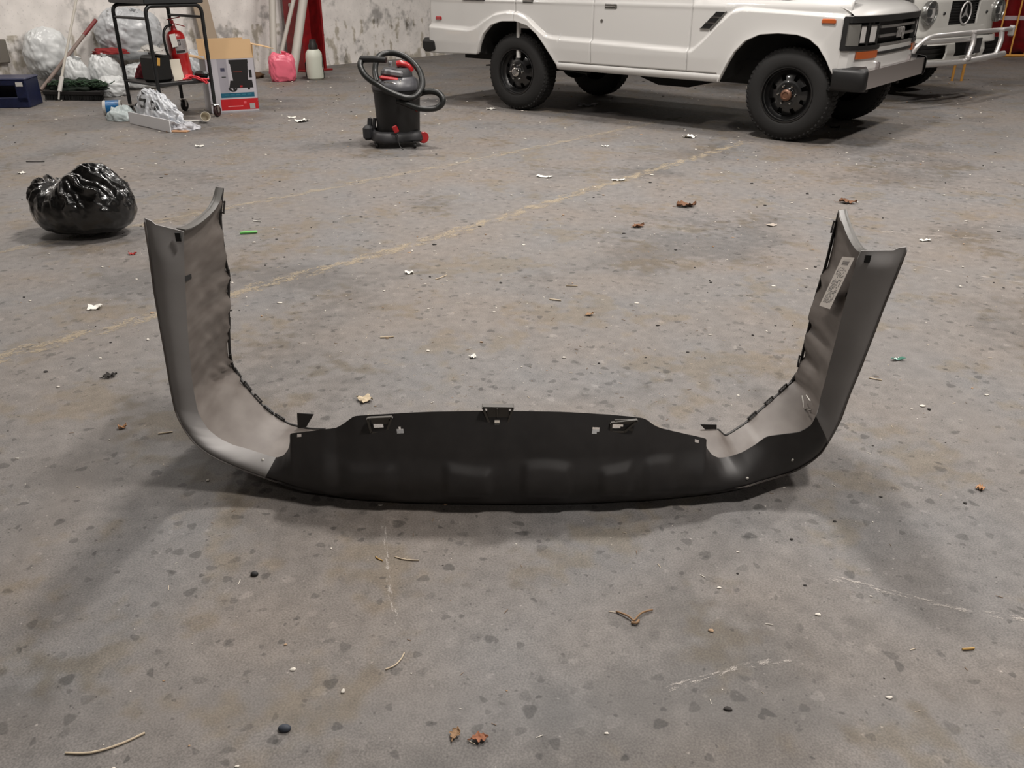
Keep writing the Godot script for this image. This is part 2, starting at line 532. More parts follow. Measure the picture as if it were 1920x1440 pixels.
# ---------------------------------------------------------------- the bumper cover
# three lines run along it from one wing tip to the other: the outer fold, the free inner edge of the underside panel, and the far (upper) edge
const BUMPER_OUTER := [-.835, .727, -1.900, -.837, .678, -1.901, -.840, .621, -1.900, -.843, .562, -1.899, -.846, .487, -1.902, -.849, .416, -1.907, -.853, .327, -1.912, -.856, .254, -1.918, -.850, .216, -1.915, -.840, .181, -1.915, -.820, .146, -1.910, -.791, .119, -1.905, -.755, .098, -1.900, -.711, .079, -1.895, -.668, .067, -1.885, -.632, .059, -1.875, -.604, .051, -1.870, -.583, .046, -1.865, -.565, .041, -1.860, -.553, .039, -1.856, -.526, .033, -1.850, -.474, .032, -1.830, -.435, .020, -1.834, -.400, .020, -1.827, -.365, .020, -1.822, -.338, .020, -1.820, -.269, .020, -1.813, -.161, .020, -1.809, -.033, .020, -1.807, .096, .020, -1.808, .217, .020, -1.814, .300, .020, -1.822, .334, .020, -1.824, .369, .020, -1.829, .403, .020, -1.834, .446, .020, -1.842, .479, .028, -1.840, .500, .030, -1.845, .522, .031, -1.850, .546, .036, -1.853, .577, .043, -1.857, .605, .048, -1.862, .643, .050, -1.880, .685, .046, -1.905, .728, .043, -1.930, .766, .051, -1.945, .796, .071, -1.950, .817, .098, -1.948, .828, .138, -1.940, .836, .190, -1.926, .847, .266, -1.922, .858, .339, -1.917, .871, .427, -1.912, .883, .507, -1.909, .892, .563, -1.907, .899, .613, -1.903, .903, .642, -1.901, .907, .666, -1.901]
const BUMPER_INNER := [-.753, .702, -1.910, -.760, .656, -1.910, -.768, .598, -1.910, -.777, .537, -1.915, -.787, .466, -1.920, -.796, .387, -1.925, -.806, .298, -1.935, -.810, .210, -1.950, -.794, .160, -1.955, -.768, .132, -1.955, -.733, .115, -1.950, -.697, .109, -1.942, -.668, .103, -1.935, -.643, .103, -1.922, -.628, .102, -1.916, -.610, .099, -1.915, -.590, .109, -1.910, -.574, .131, -1.905, -.565, .159, -1.900, -.562, .179, -1.900, -.527, .187, -1.895, -.478, .197, -1.890, -.444, .202, -1.890, -.423, .214, -1.890, -.405, .228, -1.890, -.390, .236, -1.890, -.306, .245, -1.885, -.199, .254, -1.880, -.037, .257, -1.880, .120, .255, -1.880, .240, .245, -1.885, .321, .234, -1.890, .338, .228, -1.890, .356, .214, -1.890, .377, .204, -1.890, .433, .187, -1.895, .493, .169, -1.900, .494, .157, -1.900, .501, .137, -1.905, .517, .116, -1.910, .536, .104, -1.915, .564, .103, -1.920, .597, .116, -1.920, .632, .134, -1.930, .661, .155, -1.935, .701, .163, -1.935, .743, .170, -1.935, .770, .190, -1.935, .779, .224, -1.932, .787, .257, -1.945, .787, .315, -1.935, .788, .369, -1.930, .791, .435, -1.925, .793, .507, -1.920, .794, .556, -1.915, .797, .608, -1.910, .800, .639, -1.910, .805, .662, -1.910]
const BUMPER_FAR := [-.812, .690, -2.385, -.818, .608, -2.346, -.822, .506, -2.351, -.824, .438, -2.363, -.829, .356, -2.340, -.834, .279, -2.324, -.837, .207, -2.313, -.836, .151, -2.330, -.810, .124, -2.310, -.781, .094, -2.290, -.748, .071, -2.265, -.715, .049, -2.250, -.686, .037, -2.235, -.657, .030, -2.219, -.636, .030, -2.209, -.601, .030, -2.193, -.577, .030, -2.190, -.562, .030, -2.190, -.546, .030, -2.190, -.538, .030, -2.190, -.515, .030, -2.190, -.468, .030, -2.191, -.421, .030, -2.191, -.390, .030, -2.191, -.359, .030, -2.191, -.343, .030, -2.192, -.281, .030, -2.192, -.171, .030, -2.193, -.031, .030, -2.194, .094, .030, -2.195, .220, .030, -2.196, .298, .030, -2.196, .321, .030, -2.196, .345, .030, -2.197, .376, .030, -2.197, .423, .030, -2.197, .502, .030, -2.198, .533, .030, -2.198, .549, .030, -2.198, .564, .030, -2.198, .580, .030, -2.198, .603, .030, -2.198, .627, .013, -2.190, .666, .026, -2.210, .697, .036, -2.230, .731, .058, -2.250, .765, .078, -2.270, .797, .097, -2.290, .831, .119, -2.310, .856, .131, -2.330, .865, .171, -2.329, .873, .215, -2.347, .881, .264, -2.356, .892, .324, -2.375, .903, .384, -2.394, .916, .466, -2.397, .931, .556, -2.418, .942, .622, -2.429]
func along(list: Array, i: float) -> Vector3:   # a point on one of those lines at a fractional station
	var n := list.size() / 3
	var k := clampi(int(floor(i)), 0, n - 2)
	var t := i - k
	var g := func(q: int) -> Vector3:
		q = clampi(q, 0, n - 1)
		return Vector3(list[q * 3], list[q * 3 + 1], list[q * 3 + 2])
	return (g.call(k) as Vector3).lerp(g.call(k + 1), t) if t < 1e-6 else (g.call(k) as Vector3).cubic_interpolate(g.call(k + 1), g.call(k - 1), g.call(k + 2), t) * 0.6 + (g.call(k) as Vector3).lerp(g.call(k + 1), t) * 0.4

func bump(v: float, a: float, b: float, soft: float) -> float:
	return sstep(a - soft, a + soft, v) * (1.0 - sstep(b - soft, b + soft, v))

func build_bumper() -> void:
	var t := thing("bumper_cover", "dark grey plastic bumper cover standing on the floor with both wings pointing up", "bumper")
	var black := mottled("bumper black", Color(0.135, 0.127, 0.126), Color(0.185, 0.175, 0.172), 0.48, 0.03, 2.0)
	var dusty := mottled("bumper inside", Color(0.345, 0.315, 0.295), Color(0.45, 0.425, 0.405), 0.5, 0.02, 3.0)
	dusty.uv1_scale = Vector3(2.0, 4.5, 1.3)
	var trim := mat("bumper tab", Color(0.14, 0.13, 0.125), 0.5)
	# stations, close enough together for the holes
	var us := PackedFloat32Array()
	for k in 57:
		var l := maxf((along(BUMPER_OUTER, k + 1) - along(BUMPER_OUTER, k)).length(), (along(BUMPER_INNER, k + 1) - along(BUMPER_INNER, k)).length())
		var n := maxi(1, int(ceil(l / 0.0065)))
		for i in n: us.append(k + float(i) / n)
	us.append(57.0)
	var NV := 44
	var holes := [[Vector2(-0.334, 0.216), Vector2(0.012, 0.0055)], [Vector2(-0.279, 0.207), Vector2(0.0085, 0.0072)], [Vector2(-0.036, 0.232), Vector2(0.0085, 0.005)], [Vector2(0.264, 0.218), Vector2(0.012, 0.0055)], [Vector2(0.208, 0.21), Vector2(0.0085, 0.0072)], [Vector2(-0.538, 0.178), Vector2(0.006, 0.004)], [Vector2(0.472, 0.166), Vector2(0.006, 0.004)]]
	var rows := []
	for u in us:
		var e := along(BUMPER_OUTER, u)
		var c := along(BUMPER_INNER, u)
		var row := PackedVector3Array()
		var mid := 1.0 - sstep(0.45, 0.62, absf((e.x + c.x) * 0.5))
		var tipf := 1.0 - sstep(0.0, 1.6, minf(u, 57.0 - u))
		# the skin rolls under along the fold
		var under := lerpf(0.25, 1.0, mid)
		for q in [Vector3(0, -.010, -.058), Vector3(0, -.013, -.045), Vector3(0, -.011, -.034), Vector3(0, -.005, -.026)]:
			var p: Vector3 = e + Vector3(0, q.y * under, (q.z + 0.018 * (1.0 - mid)) * under)
			p.y = maxf(p.y, 0.003)
			row.append(p)
		for j in NV + 1:
			var v := float(j) / NV
			var p := e.lerp(c, v)
			# the fold at the bottom is round; the panel has shallow moulded pads
			p.z -= 0.02 * pow(1.0 - v, 6) * (0.4 + mid)
			p.z += 0.012 * sin(PI * v) * (1.0 - mid * 0.4) * (1.0 - tipf)
			p.y += 0.006 * tipf * (1.0 - sstep(0.16, 0.30, v))
			if mid > 0.0:
				var pad := bump(p.x, -0.165, -0.055, 0.012) + bump(p.x, 0.03, 0.145, 0.012) + bump(p.x, 0.225, 0.30, 0.012) + bump(p.x, -0.42, -0.30, 0.02) + bump(p.x, 0.34, 0.41, 0.015) * 0.8
				var top := 0.125 + 0.010 * sin(p.x * 21.0)
				p.z += mid * (0.007 * pad * bump(p.y, 0.045, top, 0.013) + 0.009 * bump(p.y, -0.1, 0.115, 0.035))
			row.append(p)
		rows.append(row)
	var keep := func(i: int, j: int) -> bool:
		var p: Vector3 = (rows[i][j] + rows[i + 1][j + 1]) * 0.5
		for h in holes:
			var q := Vector2((p.x - h[0].x) / h[1].x, (p.y - h[0].y) / h[1].y)
			if pow(absf(q.x), 3) + pow(absf(q.y), 3) < 1.0: return false
		return true
	# the textured black valance in the middle, and on each side the greyer strip that runs up the wing
	var cut := [0, 0]
	for i in us.size():
		if us[i] < 15.0: cut[0] = i
		if us[i] < 48.0: cut[1] = i  # black runs on round the right corner, painting in its shade
	var st := mb()
	var part := rows.slice(cut[0], cut[1] + 1)
	var k0: int = cut[0]
	shell(st, part, 0.0035, func(i, j): return keep.call(i + k0, j))
	done("valance", st, black, t).set_meta("label", "black textured lower valance")
	for s in 2:
		st = mb()
		var from: int = 0 if s == 0 else cut[1]
		part = rows.slice(0, cut[0] + 1) if s == 0 else rows.slice(cut[1])
		shell(st, part, 0.0035, func(i, j): return keep.call(i + from, j))
		done("underside_strip", st, mottled("bumper strip", Color(0.49, 0.48, 0.475), Color(0.57, 0.56, 0.555), 0.6, 0.012, 1.4), t)
	# the outer skin, from the fold back to the far edge; at each wing tip its end follows the wheel arch
	var arch := [[Vector3(-.829, .665, -2.02), Vector3(-.828, .649, -2.107), Vector3(-.826, .643, -2.143), Vector3(-.824, .640, -2.196), Vector3(-.821, .642, -2.252), Vector3(-.818, .648, -2.312), Vector3(-.815, .662, -2.353), Vector3(-.812, .690, -2.385)],
		[Vector3(.912, .605, -2.08), Vector3(.915, .577, -2.168), Vector3(.917, .574, -2.199), Vector3(.920, .577, -2.239), Vector3(.924, .581, -2.275), Vector3(.929, .590, -2.323), Vector3(.936, .605, -2.38), Vector3(.942, .622, -2.429)]]
	var tip := func(side: int, v: float) -> Vector3:
		var e := along(BUMPER_OUTER, 0.0 if side == 0 else 57.0)
		var pts: Array = [e + Vector3(0, -0.004, 0)] + arch[side]
		var z := lerpf(e.z, pts[-1].z, v)
		for i in range(1, pts.size()):
			if z >= pts[i].z or i == pts.size() - 1:
				return (pts[i - 1] as Vector3).lerp(pts[i], clampf((z - pts[i - 1].z) / (pts[i].z - pts[i - 1].z), 0, 1))
		return pts[-1]
	var skin := []
	var su := PackedFloat32Array()
	for k in 57:
		var n := maxi(2, int(ceil((along(BUMPER_OUTER, k + 1) - along(BUMPER_OUTER, k)).length() / 0.02)))
		for i in n: su.append(k + float(i) / n)
	su.append(57.0)
	var dent := noise(2.2, 8, 3)
	for u in su:
		var e := along(BUMPER_OUTER, u)
		var f := along(BUMPER_FAR, u)
		var tang := (along(BUMPER_OUTER, minf(u + 0.5, 57)) - along(BUMPER_OUTER, maxf(u - 0.5, 0))).normalized()
		var out := (f - e).normalized().cross(tang).normalized()
		if out.dot(Vector3(e.x, -0.35, 0)) < 0: out = -out
		var row := PackedVector3Array()
		for j in 37:
			var v := j / 36.0
			var p := e.lerp(f, v) + out * (0.020 * sin(PI * pow(v, 0.7)))
			p += Vector3(0, -0.004, -0.036) * pow(1.0 - v, 6) * (1.05 - sstep(0.45, 0.62, absf(e.x)))
			var side := 0 if u < 28 else 1
			var near := 1.0 - sstep(0.0, 4.0, u if side == 0 else 57.0 - u)
			if near > 0.0:
				var ee := along(BUMPER_OUTER, 0.0 if side == 0 else 57.0)
				var ff := along(BUMPER_FAR, 0.0 if side == 0 else 57.0)
				p += ((tip.call(side, v) as Vector3) - ee.lerp(ff, v)) * near
			# faint pressing marks across the inside of the wings
			if absf(e.x) > 0.72 and e.y > 0.2:
				p -= out * (0.007 * sin(p.y * 62.0 + 2.0 * dent.get_noise_2d(p.y * 3.0, side * 50.0) * 3.0) * sstep(0.45, 0.95, v) + 0.004 * dent.get_noise_3d(p.x, p.y * 2.0, p.z * 2.0))
			p.y = maxf(p.y, 0.004)
			row.append(p)
		skin.append(row)
	var a0 := 0
	var a1 := 0
	for i in su.size():
		if su[i] < 20.0: a0 = i
		if su[i] < 36.0: a1 = i
	for k in 3:
		st = mb()
		shell(st, [skin.slice(0, a0 + 1), skin.slice(a0, a1 + 1), skin.slice(a1)][k], 0.0035)
		if k == 1: done("lower_skin", st, black, t)
		else: done("wing_skin", st, dusty, t).set_meta("label", "dusty grey inside of the bumper wing")
	for side in 2:
		var sx := -1.0 if side == 0 else 1.0
		# the turned-out lip along the wheel-arch end
		st = mb()
		var lip := []
		for j in 17:
			var v := 0.42 + 0.58 * j / 16.0
			var p: Vector3 = tip.call(side, v)
			lip.append(PackedVector3Array([p + Vector3(-sx * 0.003, 0.001, 0), p + Vector3(sx * 0.008, 0.004, 0.002), p + Vector3(sx * 0.016, 0.006, 0.003), p + Vector3(sx * 0.018, -0.001, 0.003)]))
		shell(st, lip, 0.003)
		done("arch_lip", st, mottled("bumper lip", Color(0.27, 0.265, 0.25), Color(0.36, 0.35, 0.34), 0.42, 0.03, 3.0), t)
		# a raised bead along the far edge of the wing
		st = mb()
		var bead := PackedVector3Array()
		for i in 60:
			var u := 18.0 * i / 59.0 if side == 0 else 57.0 - 16.0 * i / 59.0
			bead.append(along(BUMPER_FAR, u) + Vector3(0, 0.001, -0.002))
		tube(st, bead, 0.0045, 6)
		done("edge_bead", st, trim, t)
		# clip tabs: small frames that stand off the far edge
		for k in ([0.6, 2.9, 4.6, 6.1, 7.2, 8.4, 9.5, 10.6, 11.8] if side == 0 else [56.3, 54.6, 53.4, 52.0, 50.4, 49.0, 47.6, 46.2, 44.6]):
			var p := along(BUMPER_FAR, k)
			var d := (along(BUMPER_FAR, k + 0.2) - along(BUMPER_FAR, k - 0.2)).normalized()
			var inn := (Vector3(0, p.y * 0.4, p.z + 0.3) - p)
			inn = (inn - d * inn.dot(d)).normalized()
			if absf(k - 28.5) > 27.0 and absf(k - 28.5) < 28.3: inn = Vector3(-sx, 0, 0.2).normalized()
			st = mb()
			var w := 0.015
			var hgt := 0.004 if p.y > 0.2 and absf(k - 28.5) < 27.0 else 0.010
			bar(st, p - d * w, p - d * w + inn * hgt, 0.006, 0.003, d)
			bar(st, p + d * w, p + d * w + inn * hgt, 0.006, 0.003, d)
			bar(st, p - d * (w + 0.003) + inn * hgt, p + d * (w + 0.003) + inn * hgt, 0.005, 0.003, inn)
			done("clip_tab", st, trim, t)
	# brackets on the top edge of the valance
	var plate := func(called: String, poly: Array, z: float, hole: Vector2, hw: float) -> void:
		var s := mb()
		var p2 := PackedVector2Array()
		for q in poly: p2.append(q)
		var n := p2.size()
		for i in n:   # a raised rim round a flat face, open where the hole is
			var a := p2[i]; var b := p2[(i + 1) % n]
			bar(s, Vector3(a.x, a.y, z), Vector3(b.x, b.y, z), 0.005, 0.009, Vector3.BACK)
		for sy in [-1, 1]:
			var lo := INF; var hi := -INF
			for q in p2:
				lo = minf(lo, q.y); hi = maxf(hi, q.y)
			var y0 := hole.y + 0.006 if sy > 0 else lo
			var y1 := hi if sy > 0 else hole.y - 0.006
			var xa := INF; var xb := -INF
			for q in p2:
				xa = minf(xa, q.x); xb = maxf(xb, q.x)
			box(s, Vector3((xa + xb) / 2, (y0 + y1) / 2, z - 0.002), Vector3((xb - xa) * 0.72, absf(y1 - y0), 0.003))
		done(called, s, mat("bumper bracket", Color(0.29, 0.275, 0.255), 0.5), t)
	plate.call("bracket", [Vector2(-.072, .272), Vector2(.003, .271), Vector2(-.013, .219), Vector2(-.053, .219)], -1.872, Vector2(-0.036, 0.232), 0.02)
	plate.call("bracket", [Vector2(-.359, .238), Vector2(-.298, .242), Vector2(-.315, .199), Vector2(-.352, .199)], -1.873, Vector2(-0.334, 0.216), 0.02)
	plate.call("bracket", [Vector2(.247, .228), Vector2(.312, .236), Vector2(.282, .204), Vector2(.248, .204)], -1.873, Vector2(0.264, 0.218), 0.02)
	st = mb()
	box(st, Vector3(-0.035, 0.268, -1.885), Vector3(0.078, 0.004, 0.02), 0.001)
	box(st, Vector3(-0.036, 0.259, -1.866), Vector3(0.003, 0.024, 0.004))
	done("bracket_cap", st, mat("bumper bracket", Color.BLACK), t)
	# three-cornered tabs of the upper edge that show above the valance
	for q in [[Vector2(-.627, .078), Vector2(-.578, .075), Vector2(-.606, .030), Vector2(-.629, .024)], [Vector2(.552, .047), Vector2(.600, .046), Vector2(.604, .004), Vector2(.592, .006)]]:
		st = mb()
		prism(st, PackedVector2Array(q), 0.004, Transform3D(Basis(Vector3.RIGHT, -0.12), Vector3(0, 0, -2.196)))
		done("corner_tab", st, trim, t)
	# dark bars laid on the wings, painting in the shade inside slots
	for q in [[Vector3(-.850, .522, -2.09), Vector3(-.849, .514, -2.15), Vector3(1, 0, 0)], [Vector3(.912, .458, -2.165), Vector3(.910, .450, -2.20), Vector3(1, -.15, 0)], [Vector3(-.763, .682, -1.8985), Vector3(-.763, .702, -1.8985), Vector3(0, 0, 1)], [Vector3(.8185, .637, -1.8985), Vector3(.8195, .655, -1.8985), Vector3(0, 0, 1)]]:
		st = mb()
		bar(st, q[0], q[1], 0.012, 0.005, q[2])
		done("slot", st, mat("slot shade", Color(0.05, 0.05, 0.05), 0.8), t)
	# small pale fixing heads
	for q in [Vector3(.735, .090, -1.928), Vector3(.606, .068, -1.872), Vector3(-.645, .098, -1.905), Vector3(-.785, .656, -1.9015)]:
		st = mb()
		lathe(st, [Vector2(0, 0.003), Vector2(0.003, 0.002), Vector2(0.0042, 0)], 10, Transform3D(Basis(Vector3.RIGHT, PI / 2), q))
		done("rivet", st, mat("rivet white", Color(0.8, 0.79, 0.76), 0.5), t)
	# strokes of a white paint marker on the inside of one wing
	for q in [[Vector3(0.844, 0.132, -2.221), Vector3(0.837, 0.113, -2.169)], [Vector3(0.837, 0.113, -2.169), Vector3(0.838, 0.132, -2.147)], [Vector3(0.844, 0.149, -2.190), Vector3(0.841, 0.152, -2.148)], [Vector3(0.837, 0.128, -2.142), Vector3(0.837, 0.139, -2.119)]]:
		st = mb()
		bar(st, q[0], q[1], 0.0012, 0.003, Vector3.RIGHT)
		done("marker_stroke", st, mat("rivet white", Color.BLACK), t)
	# the paper sticker with a bar code and lines of small print
	var W := 96; var H := 384
	var im := Image.create(W, H, false, Image.FORMAT_RGB8)
	im.fill(Color(0.80, 0.78, 0.75))
	for y in range(14, 60, 2):
		im.fill_rect(Rect2i(22, y, 52, 1 + rng.randi() % 2), Color(0.25, 0.24, 0.24) if rng.randf() < 0.7 else Color(0.8, 0.78, 0.75))
	for col in range(14, 82, 10):
		var y := 78
		while y < 350:
			var n := 3 + rng.randi() % 9
			if rng.randf() < 0.72: im.fill_rect(Rect2i(col, y, 6, n), Color(0.22, 0.21, 0.21))
			y += n + 3
			if y > 148 and y < 160: y = 166
	var sm := mat("sticker", Color.WHITE, 0.6)
	sm.albedo_texture = tex(im)
	st = mb()
	var a := Vector3(.916, .536, -2.263); var b := Vector3(.913, .561, -2.174); var c := Vector3(.891, .398, -2.222); var d := Vector3(.895, .374, -2.314)
	var nn := (b - a).cross(d - a).normalized()
	if nn.x > 0: nn = -nn
	var base := Vector3(0.0, 0, 0) + nn * 0.010
	var rowsq := []
	uvquad(st, d + base, c + base, b + base, a + base)
	done("sticker", st, sm, t).set_meta("label", "white paper sticker with bar code")
# ---------------------------------------------------------------- the cream four-wheel-drive in the middle of the background
# own axes: x forward from the front axle, y up, z towards the photographer
const ARCH_FRONT := [Vector2(-.575, .42), Vector2(-.51, .555), Vector2(-.45, .66), Vector2(-.37, .745), Vector2(-.25, .80), Vector2(-.10, .815), Vector2(.05, .81), Vector2(.15, .785), Vector2(.23, .73), Vector2(.30, .64), Vector2(.345, .56), Vector2(.365, .53)]
const ARCH_REAR := [Vector2(-3.165, .50), Vector2(-3.14, .58), Vector2(-3.08, .69), Vector2(-2.98, .775), Vector2(-2.85, .812), Vector2(-2.68, .818), Vector2(-2.54, .785), Vector2(-2.43, .715), Vector2(-2.34, .625), Vector2(-2.26, .53), Vector2(-2.19, .44)]
const SHOULDER := [Vector2(-3.9, .755), Vector2(-3.28, .735), Vector2(-3.20, .752), Vector2(-3.08, .82), Vector2(-2.95, .88), Vector2(-2.80, .905), Vector2(-2.66, .895), Vector2(-2.54, .85), Vector2(-2.42, .765), Vector2(-2.34, .715), Vector2(-2.26, .702), Vector2(-1.84, .69), Vector2(-.90, .66), Vector2(-.83, .665), Vector2(-.72, .765), Vector2(-.58, .91), Vector2(-.50, .972), Vector2(-.42, .988), Vector2(.6, .95)]

func nose_x(z: float) -> float:
	return 0.36 + 0.19 * pow(1.0 - pow(minf(absf(z) / 0.86, 0.999), 2.6), 1.0 / 2.6)

func suv_bottom(x: float) -> float:
	if x > -.575 and x < .365: return on_line(ARCH_FRONT, x)
	if x > -3.165 and x < -2.19: return on_line(ARCH_REAR, x)
	if x >= .365: return .53
	if x <= -3.165: return .50 + (x + 3.165) * 0.03
	return .487

func suv_side(x: float, y: float) -> float:
	var z := 0.845
	var b := on_line(SHOULDER, x)
	z += 0.032 * (1.0 - sstep(b - 0.020, b + 0.006, y))                      # the lower body and the flares stand out
	z += 0.006 * exp(-pow((y - 0.985) / 0.010, 2)) * (1.0 if x < -.5 else 0.0)   # a thin rib under the windows
	for a in [ARCH_FRONT, ARCH_REAR]:
		if x > a[0].x - 0.2 and x < a[-1].x + 0.2:
			var yy := on_line(a, clampf(x, a[0].x, a[-1].x))
			z += 0.012 * exp(-maxf(y - yy, 0.0) / 0.05) * (1.0 - sstep(a[-1].x, a[-1].x + 0.15, x)) * sstep(a[0].x - 0.15, a[0].x, x)
	z -= 0.10 * maxf(0.60 - y, 0.0)
	if y > 0.99:
		if x > -0.86: z -= 0.5 * pow((y - 0.99) / 0.10, 2) * 0.14
		else: z -= (y - 0.99) * 0.16
	if x > 0.15: z -= 0.55 * pow(x - 0.15, 2)
	if x < -3.5: z -= 0.25 * pow(x + 3.5, 2)
	return z

func suv_panel(called: String, x0: float, x1: float, bottom: Callable, top: float, sz: float, m: Material, t: Node3D, lip := 0.03) -> MeshInstance3D:
	var xs := []
	var n := int(ceil((x1 - x0) / 0.014))
	for i in n + 1: xs.append(lerpf(x0, x1, float(i) / n))
	var rows := []
	for k in xs.size() + 2:
		var x: float = xs[clampi(k - 1, 0, n)]
		var inset := 0.03 if k == 0 or k == xs.size() + 1 else 0.0          # the edges turn in at the seams
		var y0: float = bottom.call(x)
		var row := PackedVector3Array()
		row.append(Vector3(x, y0 + 0.004, (suv_side(x, y0) - 0.05) * sz))
		for j in 41:
			var y := lerpf(y0, top, j / 40.0)
			row.append(Vector3(x, y, (suv_side(x, y) - inset) * sz))
		row.append(Vector3(x, top, (suv_side(x, top) - lip) * sz))
		rows.append(row)
	var st := mb()
	grid(st, rows, sz > 0, 0)
	return done(called, st, m, t)

func wheel(t: Node3D, at: Vector3, out: float, R: float, W: float, cap: Material, style: int) -> void:
	# a tyre with side blocks and tread lugs; under it the steel rim with its holes, the hub and the nuts
	var rub := mat("tyre rubber", Color(0.085, 0.082, 0.08), 0.8)
	var xf := Transform3D(Basis(Vector3(1, 0, 0), PI / 2 * out), at)   # own y of the lathe points outwards
	var st := mb()
	var h := W / 2
	var q := R / 0.36
	lathe(st, [Vector2(.19 * q, -h + .02), Vector2(.215 * q, -h + .006), Vector2(.26 * q, -h), Vector2(.31 * q, -h + .012), Vector2(.345 * q, -h + .035), Vector2(.354 * q, -h + .06), Vector2(.354 * q, h - .06), Vector2(.345 * q, h - .035), Vector2(.31 * q, h - .012), Vector2(.29 * q, h - .003), Vector2(.262 * q, h), Vector2(.235 * q, h - .001), Vector2(.215 * q, h - .008), Vector2(.19 * q, h - .03)], 56, xf)
	for k in 56:
		var a := TAU * k / 56
		var d := Vector3(cos(a), 0, sin(a))
		var tang := Vector3(-sin(a), 0, cos(a))
		var bs := Basis(d, Vector3.UP, tang)
		for s in [-1, 1]:
			var sk := 0.5 if k % 2 == 0 else 1.0
			box(st, xf * (d * (.3515 * q) + Vector3(0, s * (h - .066 - .01 * sk), 0)), Vector3(.013, .05, .024 * q), 0.003, xf.basis * bs)
			box(st, xf * (d * (.336 * q - .006 * sk) + Vector3(0, s * (h - .031), 0)), Vector3(.026, .012, .018 * q), 0.003, xf.basis * Basis(Vector3.UP.cross(tang).normalized(), Vector3.UP, tang))
		box(st, xf * (d * (.353 * q) + Vector3(0, 0.03 * (k % 3 - 1), 0)), Vector3(.012, .045, .021 * q), 0.003, xf.basis * bs)
	var tyre := done("wheel", st, rub, t)
	var blk := gloss("wheel black", Color(0.055, 0.055, 0.058), 0.3, 0.6)
	st = mb()
	if style == 0:
		lathe(st, [Vector2(.20 * q, -h + .03), Vector2(.20 * q, h - .018), Vector2(.212 * q, h - .010), Vector2(.212 * q, h - .004), Vector2(.203 * q, h - .004), Vector2(.196 * q, h - .02), Vector2(.188 * q, h - .055), Vector2(.168 * q, h - .075)], 48, xf)
		# the dish, left open in eight oval windows
		var rows := []
		var prof := [Vector2(.168, -.075), Vector2(.158, -.066), Vector2(.148, -.060), Vector2(.136, -.054), Vector2(.124, -.049), Vector2(.112, -.045), Vector2(.100, -.040), Vector2(.088, -.034), Vector2(.075, -.034), Vector2(.056, -.034), Vector2(.048, -.030), Vector2(.045, -.012)]
		for i in 96:
			var a := TAU * i / 96
			var row := PackedVector3Array()
			for p in prof: row.append(xf * Vector3(cos(a) * p.x * q, h + p.y, sin(a) * p.x * q))
			rows.append(row)
		rows.append(rows[0])
		shell(st, rows, 0.004, func(i, j): return not (i % 12 > 3 and i % 12 < 8 and j > 0 and j < 5))
	else:
		lathe(st, [Vector2(.21 * q, -h + .03), Vector2(.21 * q, h - .02), Vector2(.20 * q, h - .03), Vector2(.06 * q, h - .04), Vector2(0, h - .03)], 40, xf)
	done("rim", st, blk, tyre)
	st = mb()
	lathe(st, [Vector2(.16 * q, -h + .02), Vector2(.16 * q, h - .10), Vector2(0, h - .10)], 24, xf)
	done("brake_drum", st, mat("brake dark", Color(0.04, 0.038, 0.036), 0.7), tyre)
	st = mb()
	lathe(st, [Vector2(.046 * q, h - .03), Vector2(.044 * q, h + .002), Vector2(.034 * q, h + .012), Vector2(.026 * q, h + .014), Vector2(.022 * q, h + .008), Vector2(0, h + .008)], 20, xf)
	done("hub_cap", st, cap, tyre)
	for k in 6:
		var a := TAU * k / 6
		st = mb()
		lathe(st, [Vector2(.012, h - .036), Vector2(.011, h - .012), Vector2(.006, h - .006), Vector2(0, h - .006)], 6, xf * Transform3D(Basis(), Vector3(cos(a) * .072 * q, 0, sin(a) * .072 * q)))
		done("lug_nut", st, mat("bright steel", Color(0.75, 0.74, 0.72), 0.25, 1.0), tyre)

func on_nose(z: float, y: float, out := 0.0) -> Vector3:   # a point of the front, standing off by out
	var e := 0.004
	var d := Vector2(nose_x(z - e) - nose_x(z + e), 2 * e).normalized() if absf(z) < 0.85 else Vector2(1.0, 0.05 ).normalized()
	var nrm := Vector3(d.y, 0, signf(z) * absf(d.x)) if absf(z) > 0.01 else Vector3(1, 0, 0)
	return Vector3(nose_x(z), y, z) + nrm * out

func nose_band(st: SurfaceTool, z0: float, z1: float, y0: float, y1: float, out: float, deep: float, n := 24) -> void:   # a solid strip that follows the front
	var rows := []
	for i in n + 1:
		var z := lerpf(z0, z1, float(i) / n)
		rows.append(PackedVector3Array([on_nose(z, y0, out - deep), on_nose(z, y0, out), on_nose(z, y1, out), on_nose(z, y1, out - deep)]))
	grid(st, rows, false, -1, false, true)
	var a: PackedVector3Array = rows[0]
	var b: PackedVector3Array = rows[n]
	quad(st, a[3], a[2], a[1], a[0])
	quad(st, b[0], b[1], b[2], b[3])

